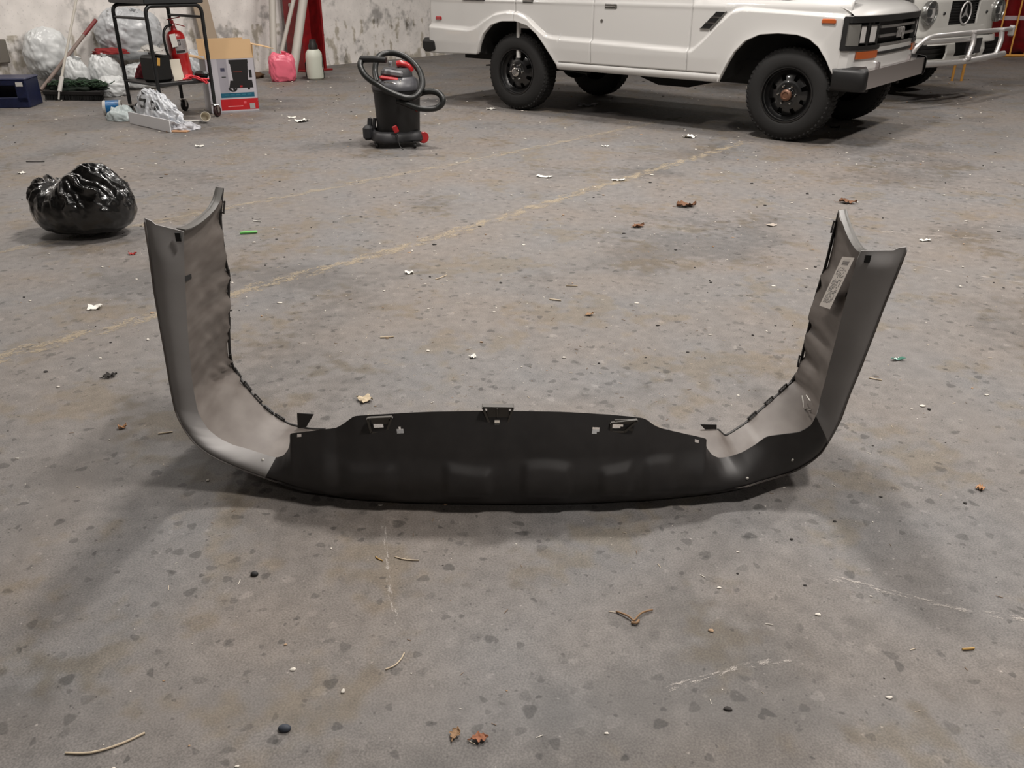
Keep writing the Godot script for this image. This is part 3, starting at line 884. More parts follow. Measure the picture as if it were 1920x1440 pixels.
func build_suv() -> void:
	var t := thing("off_road_car", "cream four-door off-road car with black steel wheels and square headlamps", "car", SUV_AT, SUV_TURN)
	var paint := gloss("cream paint", Color(0.775, 0.77, 0.76), 0.34, 1.0)
	var dark := mat("car dark", Color(0.07, 0.068, 0.065), 0.75)
	var plast := mat("car black plastic", Color(0.06, 0.06, 0.062), 0.5)
	var chrome := mat("chrome", Color(0.78, 0.77, 0.76), 0.12, 1.0)
	var st: SurfaceTool
	for sz in [1.0, -1.0]:
		suv_panel("rear_quarter", -3.83, -2.713, func(x): return suv_bottom(x), 1.06, sz, paint, t)
		suv_panel("rear_door", -2.707, -1.838, func(x): return suv_bottom(x), 1.06, sz, paint, t)
		suv_panel("front_door", -1.832, -.872, func(x): return suv_bottom(x), 1.06, sz, paint, t)
		suv_panel("front_fender", -.866, .41, func(x): return suv_bottom(x), 1.075, sz, paint, t, 0.14)
		# the sill below the doors
		st = mb()
		var sill := []
		for i in 61:
			var x := lerpf(-2.20, -.555, i / 60.0)
			var zz := suv_side(x, .48)
			sill.append(PackedVector3Array([Vector3(x, .482, (zz - 0.03) * sz), Vector3(x, .482, (zz + 0.001) * sz), Vector3(x, .455, (zz + 0.002) * sz), Vector3(x, .425, (zz - 0.008) * sz), Vector3(x, .415, (zz - 0.05) * sz)]))
		grid(st, sill, sz < 0, 0)
		done("sill", st, paint, t)
		# dark backing in the wheel arches and behind the seams
		for a in [ARCH_FRONT, ARCH_REAR]:
			st = mb()
			var rows := []
			for p in a:
				rows.append(PackedVector3Array([Vector3(p.x, p.y + 0.008, (suv_side(p.x, p.y) - 0.035) * sz), Vector3(p.x, p.y + 0.03, 0.50 * sz), Vector3((p.x + (a[0].x + a[-1].x) / 2) / 2, .42, 0.48 * sz)]))
			grid(st, rows, sz > 0, 0)
			done("wheel_arch_liner", st, dark, t)
		st = mb()
		for x in [-2.71, -1.835, -.869]: box(st, Vector3(x, 0.78, 0.79 * sz), Vector3(0.03, 0.58, 0.03))
		box(st, Vector3(-1.78, 0.78, 0.785 * sz), Vector3(1.90, 0.05, 0.02))
		box(st, Vector3(-1.38, 0.50, 0.79 * sz), Vector3(1.60, 0.06, 0.03))
		done("door_frame", st, paint, t)
		# handles and locks
		for q in [Vector2(-1.655, .972), Vector2(-2.56, .996)]:
			var zz: float = suv_side(q.x, q.y) * sz
			st = mb()
			box(st, Vector3(q.x, q.y, zz + 0.001 * sz), Vector3(0.125, 0.040, 0.012), 0.005)
			var cup := done("door_handle", st, mat("handle cup", Color(0.36, 0.355, 0.34), 0.5), t)
			st = mb()
			box(st, Vector3(q.x, q.y + 0.006, zz + 0.010 * sz), Vector3(0.108, 0.022, 0.012), 0.004)
			done("handle_bar", st, chrome, cup)
		st = mb()
		lathe(st, [Vector2(0.014, 0), Vector2(0.013, 0.006), Vector2(0, 0.006)], 16, Transform3D(Basis(Vector3.RIGHT, PI / 2 * sz), Vector3(-1.742, .852, suv_side(-1.742, .852) * sz)))
		done("door_lock", st, chrome, t)
		# the slanted vent behind the front wheel: three black slots with bright frames
		for k in 3:
			var c := Vector2(-.725 + .045 * k, .846 + .044 * k)
			var zz: float = (suv_side(c.x - .02, c.y + .01) + 0.002) * sz
			st = mb()
			prism(st, PackedVector2Array([c + Vector2(-.055, -.022), c + Vector2(.022, -.022), c + Vector2(.060, .020), c + Vector2(-.018, .020)]), 0.012, Transform3D(Basis(), Vector3(0, 0, zz)))
			var slot := done("side_vent", st, plast, t)
			st = mb()
			bar(st, Vector3(c.x - .060, c.y - .022, zz + 0.006 * sz), Vector3(c.x + .024, c.y - .022, zz + 0.006 * sz), 0.008, 0.009, Vector3.UP, 0.002)
			done("vent_frame", st, chrome, slot)
		st = mb()
		bar(st, Vector3(-.695, .815, (suv_side(-.7, .815) + .004) * sz), Vector3(-.565, .958, (suv_side(-.57, .95) + .004) * sz), 0.010, 0.008, Vector3.BACK, 0.002)
		done("vent_trim", st, mat("handle cup", Color.BLACK), t)
		# lamps on the flank
		st = mb()
		box(st, Vector3(.275, .912, (suv_side(.275, .91) + 0.004) * sz), Vector3(0.105, 0.036, 0.02), 0.008, Basis(Vector3.UP, 0.12 * sz))
		done("side_marker", st, gloss("amber lens", Color(0.66, 0.32, 0.13), 0.3), t).set_meta("label", "amber side marker lamp")
		st = mb()
		box(st, Vector3(-3.70, .812, (suv_side(-3.70, .81) + 0.003) * sz), Vector3(0.085, 0.036, 0.02), 0.008, Basis(Vector3.UP, -0.1 * sz))
		done("rear_marker", st, gloss("red lens", Color(0.60, 0.05, 0.09), 0.25), t).set_meta("label", "red rear side marker")
		st = mb()
		bar(st, Vector3(-3.36, .993, (suv_side(-3.36, .99) + .003) * sz), Vector3(-3.08, .993, (suv_side(-3.08, .99) + .003) * sz), 0.010, 0.016, Vector3.BACK, 0.003)
		done("trim_strip", st, plast, t)
		# the corner below the headlamp and the indicator
		st = mb()
		nose_band(st, 0.0, 0.858 * sz, 0.56, 0.725 if true else 0.7, 0.0, 0.02)
		done("front_corner", st, paint, t)
		st = mb()
		nose_band(st, 0.47 * sz, 0.765 * sz, 0.650, 0.703, 0.012, 0.02, 10)
		done("indicator", st, gloss("amber lens", Color.BLACK, 0.25), t).set_meta("label", "amber indicator under headlamp")
		# headlamps: a clear marker at the corner, then two square lamps
		st = mb()
		nose_band(st, 0.755 * sz, 0.848 * sz, 0.745, 0.895, 0.004, 0.02, 8)
		done("corner_lens", st, gloss("grey lens", Color(0.42, 0.415, 0.40), 0.3), t)
		for q in [[0.681, 0.746], [0.524, 0.628]]:
			st = mb()
			nose_band(st, q[0] * sz, q[1] * sz, 0.765, 0.882, 0.0, 0.02, 6)
			var hl := done("headlamp", st, mat("headlamp reflector", Color(0.86, 0.85, 0.84), 0.3, 0.35), t)
			st = mb()
			nose_band(st, (q[0] - 0.008) * sz, (q[1] + 0.008) * sz, 0.757, 0.765, 0.006, 0.02, 6)
			nose_band(st, (q[0] - 0.008) * sz, (q[1] + 0.008) * sz, 0.882, 0.890, 0.006, 0.02, 6)
			nose_band(st, (q[0] - 0.009) * sz, (q[0] - 0.001) * sz, 0.757, 0.890, 0.006, 0.02, 2)
			nose_band(st, (q[1] + 0.001) * sz, (q[1] + 0.009) * sz, 0.757, 0.890, 0.006, 0.02, 2)
			done("lamp_rim", st, plast, hl)
	# the front: black frame, recess, grille bars, badge
	st = mb()
	nose_band(st, -0.80, 0.80, 0.725, 0.915, -0.085, 0.02, 60)
	done("radiator", st, mat("radiator grey", Color(0.30, 0.30, 0.31), 0.5, 0.5), t)
	st = mb()
	nose_band(st, -0.858, 0.858, 0.905, 0.948, 0.012, 0.045, 70)
	nose_band(st, -0.858, -0.45, 0.712, 0.742, 0.012, 0.045, 30)
	nose_band(st, 0.45, 0.858, 0.712, 0.742, 0.012, 0.045, 30)
	nose_band(st, 0.848, 0.8585, 0.72, 0.94, 0.012, 0.045, 4)
	nose_band(st, -0.8585, -0.848, 0.72, 0.94, 0.012, 0.045, 4)
	for z in [0.50, 0.655]:
		for s in [-1.0, 1.0]: nose_band(st, (z - 0.012) * s, (z + 0.012) * s, 0.735, 0.91, 0.004, 0.03, 3)
	nose_band(st, -0.45, 0.45, 0.668, 0.690, 0.008, 0.03, 30)
	done("grille_frame", st, mat("grille frame", Color(0.10, 0.10, 0.10), 0.45), t)
	for y in [0.735, 0.80, 0.866]:
		st = mb()
		nose_band(st, -0.445, 0.445, y - 0.009, y + 0.009, 0.002, 0.02, 30)
		done("grille_bar", st, mat("grille bar", Color(0.50, 0.49, 0.48), 0.35, 0.5), t)
	var tm := TextMesh.new()
	tm.text = "TEQ"
	tm.font = SystemFont.new()
	(tm.font as SystemFont).font_names = PackedStringArray(["Droid Sans"])
	(tm.font as SystemFont).font_weight = 700
	tm.font_size = 32
	tm.pixel_size = 0.0033
	tm.depth = 0.012
	var badge := obj("grille_badge", tm, mat("badge grey", Color(0.60, 0.59, 0.58), 0.4, 0.3), t)
	badge.position = Vector3(0.568, 0.815, 0.03)
	badge.rotation.y = PI / 2
	for s in [-1.0, 1.0]:
		st = mb()
		nose_band(st, 0.70 * s, 0.857 * s, 0.935, 0.953, -0.002, 0.10, 14)
		done("fender_tip", st, paint, t)
	# bonnet
	st = mb()
	var rows := []
	for i in 29:
		var z := lerpf(-0.825, 0.825, i / 28.0)
		var row := PackedVector3Array()
		var x1 := nose_x(z) + 0.006
		row.append(Vector3(x1 - 0.03, 0.945, z))
		for j in 33:
			var d := 1.45 * pow(j / 32.0, 1.6)
			var x := x1 - d
			var y := 0.950 + 0.095 * (1.0 - exp(-d / 0.07)) + 0.09 * d / 1.3 - 0.028 * pow(absf(z) / 0.8, 3) * (1.0 - exp(-d / 0.07))
			row.append(Vector3(x, y, z))
		rows.append(row)
	grid(st, rows, true, 0)
	done("bonnet", st, paint, t)
	# body under the bonnet and floor, all dark
	st = mb()
	box(st, Vector3(-1.65, 0.50, 0), Vector3(4.0, 0.16, 1.0))
	box(st, Vector3(-1.40, 0.62, 0), Vector3(1.55, 0.30, 1.52))
	box(st, Vector3(-3.45, 0.62, 0), Vector3(0.62, 0.24, 1.52))
	box(st, Vector3(0.18, 0.75, 0), Vector3(0.55, 0.35, 1.2))
	done("underbody", st, dark, t)
	for s in [-1, 1]:
		st = mb()
		bar(st, Vector3(-3.3, 0.44, s * 0.42), Vector3(0.5, 0.44, s * 0.42), 0.07, 0.12)
		done("chassis_rail", st, dark, t)
	for x in [0.0, -2.73]:
		st = mb()
		rod(st, Vector3(x, 0.36, -0.68), Vector3(x, 0.36, 0.68), 0.045, 12)
		blob(st, func(d): return Vector3(x, 0.36, -0.22) + d * Vector3(0.15, 0.14, 0.15), 20, 12)
		done("axle", st, dark, t)
	st = mb()
	prism(st, PackedVector2Array([Vector2(-1.72, .33), Vector2(-1.52, .27), Vector2(-1.2, .27), Vector2(-1.05, .33), Vector2(-1.05, .44), Vector2(-1.72, .44)]), 0.5, Transform3D(Basis(), Vector3(0, 0, -0.1)))
	done("gearbox_guard", st, dark, t)
	st = mb()
	bar(st, Vector3(-3.3, .37, .55), Vector3(-2.75, .40, .55), 0.06, 0.012)
	bar(st, Vector3(-2.75, .40, .55), Vector3(-2.05, .37, .55), 0.06, 0.012)
	done("leaf_spring", st, dark, t)
	# bumpers
	st = mb()
	var bx := 0.60
	prism(st, PackedVector2Array([Vector2(-.80, .44), Vector2(.82, .44), Vector2(.80, .575), Vector2(-.80, .575)]), 0.05, Transform3D(Basis(Vector3.UP, -PI / 2) * Basis(), Vector3(bx - .03, 0, 0)))
	box(st, Vector3(bx - 0.085, .570, 0), Vector3(0.11, 0.012, 1.60), 0.003)
	for z in [-.42, .42]: box(st, Vector3(bx - 0.055, .59, z), Vector3(0.045, 0.05, 0.02), 0.004)
	done("front_bumper", st, mat("bumper chrome", Color(0.86, 0.84, 0.84), 0.22, 1.0), t).set_meta("label", "chrome front bumper")
	for s in [-1.0, 1.0]:
		st = mb()
		var cap := []
		for i in 15:
			var a := i / 14.0 * PI / 2
			var x: float = lerpf(0.36, bx + 0.005, pow(sin(a), 0.75))
			var z: float = lerpf(0.79, 0.87, pow(cos(a), 0.55))
			cap.append(PackedVector3Array([Vector3(x - .06, .60, (z - .10) * s), Vector3(x - 0.012, .585, (z - .012) * s), Vector3(x, .56, z * s), Vector3(x, .45, z * s), Vector3(x - .012, .425, (z - .02) * s), Vector3(x - .08, .425, (z - .10) * s)]))
		grid(st, cap, s > 0, 0, false, true)
		done("bumper_end", st, mat("car black plastic", Color.BLACK), t)
	st = mb()
	box(st, Vector3(-3.88, .555, 0), Vector3(.10, .13, 1.55), 0.02)
	done("rear_bumper", st, mat("bumper chrome", Color.BLACK), t)
	for s in [-1, 1]:
		st = mb()
		box(st, Vector3(-3.83, .555, s * .80), Vector3(.22, .135, .14), 0.035)
		done("bumper_end", st, plast, t)
	# tailgate and cabin
	st = mb()
	box(st, Vector3(-3.80, .80, 0), Vector3(.05, .56, 1.58), 0.02)
	done("tailgate", st, paint, t)
	for s in [-1.0, 1.0]:
		for q in [[Vector3(-.80, 1.06, .80), Vector3(-1.22, 1.66, .70)], [Vector3(-1.835, 1.06, .81), Vector3(-1.86, 1.68, .71)], [Vector3(-2.71, 1.06, .81), Vector3(-2.72, 1.68, .71)], [Vector3(-3.78, 1.06, .79), Vector3(-3.70, 1.66, .70)]]:
			st = mb()
			bar(st, q[0] * Vector3(1, 1, s), q[1] * Vector3(1, 1, s), 0.09, 0.05, Vector3(1, 0, 0), 0.01)
			done("pillar", st, paint, t)
	st = mb()
	box(st, Vector3(-2.46, 1.72, 0), Vector3(2.62, 0.10, 1.50), 0.045)
	done("roof", st, paint, t)
	var glass := mat("car glass", Color(0.10, 0.12, 0.12, 0.35), 0.05)
	glass.transparency = BaseMaterial3D.TRANSPARENCY_ALPHA
	for s in [-1.0, 1.0]:
		st = mb()
		var g := []
		for q in [Vector3(-.86, 1.07, .79), Vector3(-3.74, 1.07, .79), Vector3(-3.68, 1.68, .69), Vector3(-1.22, 1.68, .69)]: g.append(q * Vector3(1, 1, s))
		quad(st, g[0], g[1], g[2], g[3])
		done("side_glass", st, glass, t)
	st = mb()
	quad(st, Vector3(-.80, 1.07, .78), Vector3(-.80, 1.07, -.78), Vector3(-1.20, 1.68, -.68), Vector3(-1.20, 1.68, .68))
	done("windscreen", st, glass, t)
	st = mb()
	box(st, Vector3(-2.3, 1.0, 0), Vector3(2.7, 0.06, 1.5))
	done("cabin_floor", st, dark, t)
	var bronze := mat("bronze hub", Color(0.42, 0.30, 0.235), 0.45, 0.4)
	wheel(t, Vector3(0.0, .36, .70), 1.0, .36, .235, bronze, 0)
	wheel(t, Vector3(-2.73, .36, .70), 1.0, .36, .235, chrome, 0)
	wheel(t, Vector3(0.0, .36, -.70), -1.0, .36, .235, bronze, 0)
	wheel(t, Vector3(-2.73, .36, -.70), -1.0, .36, .235, chrome, 0)
# ---------------------------------------------------------------- the second, boxy white car
func build_boxy_car() -> void:
	var t := thing("boxy_car", "boxy white off-road car with round headlamps and chrome guard bars behind cream car", "car", Vector3(4.71, 0, -9.58), -0.9)
	var paint := gloss("white paint", Color(0.79, 0.785, 0.765), 0.35, 1.0)
	var dark := mat("car dark", Color.BLACK)
	var plast := mat("car black plastic", Color.BLACK)
	var chrome := mat("guard chrome", Color(0.80, 0.79, 0.785), 0.36, 0.65)
	var st := mb()
	# front skin: upright, with rounded sides, left open for the grille
	var rows := []
	for i in 41:
		var z := lerpf(-0.93, 0.93, i / 40.0)
		var x := -0.06 - 0.16 * pow(absf(z) / 0.93, 6)
		var row := PackedVector3Array()
		for j in 31:
			var y := lerpf(0.62, 1.10, j / 30.0)
			row.append(Vector3(x - 0.05 * sstep(0.98, 1.10, y) - 0.02 * (1.0 - sstep(0.62, 0.68, y)), y, z))
		rows.append(row)
	shell(st, rows, 0.02, func(i, j): return not (absf(lerpf(-0.93, 0.93, (i + 0.5) / 40.0) - 0.02) < 0.30 and absf(lerpf(0.62, 1.10, (j + 0.5) / 30.0) - 0.872) < 0.112))
	done("front_panel", st, paint, t)
	st = mb()
	box(st, Vector3(-0.10, 0.872, 0.02), Vector3(0.03, 0.25, 0.66))
	for k in 8: box(st, Vector3(-0.078, 0.775 + 0.027 * k, 0.02), Vector3(0.012, 0.008, 0.60))
	done("grille", st, plast, t)
	# round badge: a three-pointed star in a ring
	st = mb()
	var ring := PackedVector3Array()
	for k in 36: ring.append(Vector3(-0.045, 0.868 + 0.105 * sin(TAU * k / 36), 0.01 + 0.105 * cos(TAU * k / 36)))
	tube(st, ring, 0.009, 8, true)
	for k in 3:
		var a := PI / 2 + TAU * k / 3
		var d := Vector3(0, sin(a), cos(a))
		var s := Vector3(0, cos(a), -sin(a))
		var c := Vector3(-0.045, 0.868, 0.01)
		tri(st, c + s * 0.016 + Vector3(0.004, 0, 0), c + d * 0.10, c - s * 0.016 + Vector3(0.004, 0, 0))
		tri(st, c - s * 0.016 - Vector3(0.01, 0, 0), c + d * 0.10, c + s * 0.016 - Vector3(0.01, 0, 0))
		tri(st, c + s * 0.016 + Vector3(0.004, 0, 0), c + s * 0.016 - Vector3(0.01, 0, 0), c + d * 0.10)
		tri(st, c - s * 0.016 - Vector3(0.01, 0, 0), c - s * 0.016 + Vector3(0.004, 0, 0), c + d * 0.10)
	done("badge", st, chrome, t)
	for s in [-1.0, 1.0]:
		var xf := Transform3D(Basis(Vector3(0, 0, 1), -PI / 2), Vector3(-0.085, 0.882, 0.72 * s))
		st = mb()
		lathe(st, [Vector2(.112, 0), Vector2(.118, .03), Vector2(.112, .052), Vector2(.100, .056), Vector2(.095, .045)], 32, xf)
		var rim := done("headlamp", st, mat("lamp rim grey", Color(0.55, 0.55, 0.54), 0.25, 0.8), t)
		st = mb()
		lathe(st, [Vector2(.096, .045), Vector2(.07, .058), Vector2(.035, .066), Vector2(0, .068)], 28, xf)
		var lens := mat("clear lens", Color(0.8, 0.82, 0.82, 0.05), 0.04)
		lens.transparency = BaseMaterial3D.TRANSPARENCY_ALPHA
		done("lens", st, lens, rim)
		st = mb()
		lathe(st, [Vector2(.096, .03), Vector2(.06, .018), Vector2(.03, .012), Vector2(0, .012)], 28, xf)
		done("reflector", st, mat("headlamp reflector", Color.BLACK), rim)
		for y in [0.062, -0.062]:
			st = mb()
			prism(st, PackedVector2Array([Vector2(-.055, -.018), Vector2(.055, -.018), Vector2(.040, .02), Vector2(-.040, .02)]), 0.014, Transform3D(Basis(Vector3.UP, PI / 2) * Basis(Vector3(0, 0, 1), 0.0 if y > 0 else PI), Vector3(-0.055, 0.882 + y, 0.72 * s)))
			done("lamp_shade_plate", st, plast, rim)
		st = mb()
		lathe(st, [Vector2(.036, .02), Vector2(.034, .035), Vector2(0, .04)], 18, xf)
		done("bulb_lens", st, mat("bulb dark", Color(0.07, 0.07, 0.08), 0.1), rim)
		st = mb()
		lathe(st, [Vector2(.016, 0), Vector2(.014, .012), Vector2(0, .012)], 14, Transform3D(Basis(Vector3(0, 0, 1), -PI / 2), Vector3(-0.052, 0.872, 0.45 * s)))
		done("sensor", st, plast, t)
	# lower bumper with two openings and the plate between
	st = mb()
	rows = []
	for i in 49:
		var z := lerpf(-0.96, 0.96, i / 48.0)
		var x := 0.03 - 0.20 * pow(absf(z) / 0.96, 5)
		var row := PackedVector3Array()
		for j in 17:
			var y := lerpf(0.38, 0.645, j / 16.0)
			row.append(Vector3(x - 0.03 * absf(j / 16.0 * 2 - 1), y, z))
		rows.append(row)
	shell(st, rows, 0.02, func(i, j):
		var z := absf(lerpf(-0.96, 0.96, (i + 0.5) / 48.0))
		return not ((z > 0.40 and z < 0.82 and j > 3 and j < 12) or (z < 0.22 and j > 4 and j < 14)))
	done("bumper", st, paint, t)
	for s in [-1.0, 1.0]:
		st = mb()
		box(st, Vector3(-0.06, 0.51, 0.59 * s), Vector3(0.04, 0.2, 0.56))
		for k in 4: box(st, Vector3(-0.03, 0.45 + 0.045 * k, 0.59 * s), Vector3(0.015, 0.012, 0.54))
		done("air_opening", st, plast, t)
	st = mb()
	box(st, Vector3(-0.05, 0.52, 0), Vector3(0.04, 0.2, 0.56))
	done("air_opening", st, plast, t)
	st = mb()
	box(st, Vector3(0.055, 0.555, -0.10), Vector3(0.012, 0.15, 0.32), 0.004)
	done("number_plate", st, mat("plate dark", Color(0.13, 0.12, 0.13), 0.5), t)
	# guard bars
	st = mb()
	tube(st, smooth_path([Vector3(-0.02, 0.50, 1.00), Vector3(0.02, 0.60, 0.97), Vector3(0.07, 0.675, 0.86), Vector3(0.12, 0.692, 0.6), Vector3(0.14, 0.70, 0), Vector3(0.12, 0.70, -0.5), Vector3(0.10, 0.70, -0.78)], 8), 0.022, 12)
	done("guard_bar", st, chrome, t)
	st = mb()
	tube(st, smooth_path([Vector3(0.05, 0.625, 0.93), Vector3(0.11, 0.63, 0.6), Vector3(0.13, 0.63, 0.12)], 8), 0.021, 12)
	done("guard_bar", st, chrome, t)
	st = mb()
	tube(st, smooth_path([Vector3(-0.10, 0.43, 1.00), Vector3(0.04, 0.42, 0.85), Vector3(0.08, 0.415, 0.5), Vector3(0.16, 0.43, 0.18), Vector3(0.18, 0.45, -0.2), Vector3(0.15, 0.46, -0.62)], 8), 0.030, 12)
	done("guard_bar", st, chrome, t)
	for z in [0.17, -0.44]:
		st = mb()
		tube(st, smooth_path([Vector3(0.15, 0.72, z), Vector3(0.17, 0.60, z), Vector3(0.17, 0.44, z + 0.06)], 6), 0.026, 10)
		box(st, Vector3(0.165, 0.705, z), Vector3(0.05, 0.035, 0.05), 0.01)
		box(st, Vector3(0.175, 0.46, z + 0.05), Vector3(0.05, 0.05, 0.06), 0.01)
		done("guard_upright", st, chrome, t)
	st = mb()
	box(st, Vector3(0.10, 0.68, -0.80), Vector3(0.06, 0.11, 0.04), 0.012)
	done("guard_bracket", st, chrome, t)
	# bonnet, sides, cabin
	st = mb()
	rows = []
	for i in 25:
		var z := lerpf(-0.86, 0.86, i / 24.0)
		var row := PackedVector3Array()
		for j in 13:
			var x := lerpf(-0.09, -1.30, j / 12.0)
			row.append(Vector3(x, 1.09 + 0.06 * (1 - exp((x + 0.09) / 0.12)) - 0.02 * pow(absf(z) / 0.86, 4), z))
		rows.append(row)
	grid(st, rows, true, 0)
	done("bonnet", st, paint, t)
	st = mb()
	box(st, Vector3(-2.2, 0.80, 0), Vector3(2.2, 0.62, 1.76), 0.04)
	box(st, Vector3(-0.72, 0.95, 0), Vector3(1.1, 0.3, 1.80), 0.03)
	done("body_side", st, paint, t)
	st = mb()
	box(st, Vector3(-0.75, 0.56, 0), Vector3(1.2, 0.3, 1.0))
	box(st, Vector3(-2.2, 0.46, 0), Vector3(2.4, 0.14, 1.5))
	done("underbody", st, dark, t)
	st = mb()
	box(st, Vector3(-2.5, 1.90, 0), Vector3(2.1, 0.06, 1.5), 0.03)
	done("roof", st, paint, t)
	for s in [-1, 1]:
		for q in [[-1.28, -1.55], [-2.3, -2.3], [-3.25, -3.35]]:
			st = mb()
			bar(st, Vector3(q[0], 1.1, 0.82 * s), Vector3(q[1], 1.9, 0.72 * s), 0.09, 0.05, Vector3(1, 0, 0))
			done("pillar", st, paint, t)
	st = mb()
	var glass := mat("car glass", Color.BLACK)
	quad(st, Vector3(-1.28, 1.12, .78), Vector3(-1.28, 1.12, -.78), Vector3(-1.55, 1.88, -.70), Vector3(-1.55, 1.88, .70))
	done("windscreen", st, glass, t)
	for x in [-0.98, -3.3]:
		for s in [-1.0, 1.0]: wheel(t, Vector3(x, .385, .72 * s), s, .385, .26, mat("car black plastic", Color.BLACK), 1)
# ---------------------------------------------------------------- the shop vacuum
func build_vacuum() -> void:
	var t := thing("shop_vacuum", "black and red drum shop vacuum with its hose coiled around the top", "vacuum cleaner", Vector3(-.93, 0, -6.93))
	var black := mat("vacuum black", Color(0.045, 0.043, 0.046), 0.5)
	var grey := mat("vacuum grey", Color(0.17, 0.17, 0.18), 0.5)
	var lid := mat("vacuum lid grey", Color(0.27, 0.27, 0.285), 0.4)
	var red := gloss("vacuum red", Color(0.62, 0.045, 0.075), 0.4, 0.6)
	var st := mb()
	lathe(st, [Vector2(0, .065), Vector2(.155, .065), Vector2(.165, .075), Vector2(.172, .25), Vector2(.180, .40), Vector2(.186, .402), Vector2(.186, .425), Vector2(.178, .432), Vector2(0, .432)], 40, Transform3D(Basis(), Vector3(.03, 0, 0)))
	var drum := done("drum", st, black, t)
	st = mb()
	lathe(st, [Vector2(.019, 0), Vector2(.019, .02), Vector2(.011, .028), Vector2(0, .028)], 14, Transform3D(Basis(Vector3.RIGHT, PI / 2), Vector3(.19, .285, .075)))
	done("drain_cap", st, red, drum)
	# lid, motor dome and handle
	st = mb()
	lathe(st, [Vector2(.19, .425), Vector2(.192, .445), Vector2(.182, .465), Vector2(.165, .492), Vector2(.135, .512), Vector2(0, .515)], 36, Transform3D(Basis(), Vector3(.03, 0, 0)))
	done("lid", st, lid, t)
	st = mb()
	lathe(st, [Vector2(.125, .50), Vector2(.120, .545), Vector2(.100, .575), Vector2(0, .58)], 30, Transform3D(Basis(), Vector3(.035, 0, 0)), Vector2(1.0, .85))
	done("motor_housing", st, grey, t)
	st = mb()
	tube(st, smooth_path([Vector3(.045, .600, .02), Vector3(.075, .605, .02), Vector3(.12, .590, .01), Vector3(.15, .550, .0)], 6), 0.026, 10)
	done("carry_handle", st, red, t)
	st = mb()
	box(st, Vector3(.015, .545, .095), Vector3(.16, .045, .05), 0.012, Basis(Vector3(0, 0, 1), -0.14))
	done("power_block", st, mat("vacuum block grey", Color(0.42, 0.42, 0.43), 0.45), t)
	st = mb()
	box(st, Vector3(-.005, .508, .125), Vector3(.15, .03, .05), 0.012, Basis(Vector3(0, 0, 1), -0.14))
	box(st, Vector3(.04, .452, .165), Vector3(.055, .045, .035), 0.014)
	done("front_latch", st, red, t)
	st = mb()
	tube(st, smooth_path([Vector3(-.04, .487, .155), Vector3(.02, .482, .168), Vector3(.075, .473, .165), Vector3(.082, .500, .15)], 5), 0.005, 6)
	done("latch_wire", st, mat("bright steel", Color(0.75, 0.74, 0.72), 0.25, 1.0), t)
	st = mb()
	box(st, Vector3(.012, .612, .145), Vector3(.028, .042, .022), 0.006)
	box(st, Vector3(.012, .622, .157), Vector3(.010, .012, .004))
	done("hose_clip", st, mat("vacuum block grey", Color.BLACK), t)
	# hose: ribs all along it
	var hose := mat("hose black", Color(0.075, 0.082, 0.078), 0.42)
	var ring := [Vector3(-.207, .640, .10), Vector3(-.217, .602, .13), Vector3(-.186, .546, .17), Vector3(-.137, .507, .20), Vector3(-.078, .474, .225), Vector3(-.007, .434, .235), Vector3(.062, .404, .24), Vector3(.131, .384, .24), Vector3(.186, .388, .23), Vector3(.225, .419, .20), Vector3(.244, .465, .14), Vector3(.234, .52, .08), Vector3(.204, .569, .02), Vector3(.154, .612, -.04), Vector3(.093, .648, -.08), Vector3(.026, .668, -.10), Vector3(-.04, .671, -.10), Vector3(-.094, .654, -.06), Vector3(-.120, .61, -.02), Vector3(-.125, .54, .02), Vector3(-.10, .48, .10)]
	var ribbed := func(called: String, pts: Array, r: float) -> void:
		var p := smooth_path(pts, 14)
		var rr := []
		for i in p.size(): rr.append(r * (1.0 + 0.055 * (1 if i % 2 == 0 else -1)))
		var s := mb()
		tube(s, p, rr, 12)
		done(called, s, hose, t)
	ribbed.call("hose", ring, 0.0225)
	ribbed.call("hose_end", [Vector3(.06, .358, .20), Vector3(.10, .350, .222), Vector3(.153, .333, .245), Vector3(.218, .315, .265), Vector3(.294, .308, .265), Vector3(.358, .316, .255), Vector3(.396, .344, .25), Vector3(.403, .380, .24), Vector3(.377, .412, .22), Vector3(.331, .425, .20), Vector3(.271, .42, .17), Vector3(.215, .40, .13)], 0.0225)
	st = mb()
	tube(st, PackedVector3Array([Vector3(-.215, .642, .10), Vector3(-.11, .645, .12), Vector3(-.02, .640, .135)]), [0.026, 0.024, 0.021], 14)
	done("wand", st, black, t)
	# wheeled base
	st = mb()
	var rows := []
	for i in 48:
		var a := TAU * i / 48
		var r := 0.20 + 0.035 * pow(absf(cos(2 * a - 0.9)), 4)
		var row := PackedVector3Array()
		for q in [Vector2(.80, .045), Vector2(.98, .045), Vector2(1.0, .065), Vector2(.95, .105), Vector2(.85, .125), Vector2(.80, .115)]:
			row.append(Vector3(cos(a) * r * q.x + 0.005, q.y, sin(a) * r * q.x))
		rows.append(row)
	grid(st, rows, false, 0, true, false)
	done("base", st, grey, t)
	st = mb()
	lathe(st, [Vector2(0, .05), Vector2(.20, .05), Vector2(.20, .06), Vector2(0, .06)], 30)
	done("base_plate", st, black, t)
	st = mb()
	box(st, Vector3(-.205, .10, .04), Vector3(.075, .11, .10), 0.02)
	rod(st, Vector3(-.20, .10, .02), Vector3(-.19, .20, .0), 0.020)
	rod(st, Vector3(-.165, .11, .03), Vector3(-.15, .205, .02), 0.014)
	done("tool_holder", st, mat("vacuum grey", Color.BLACK), t)
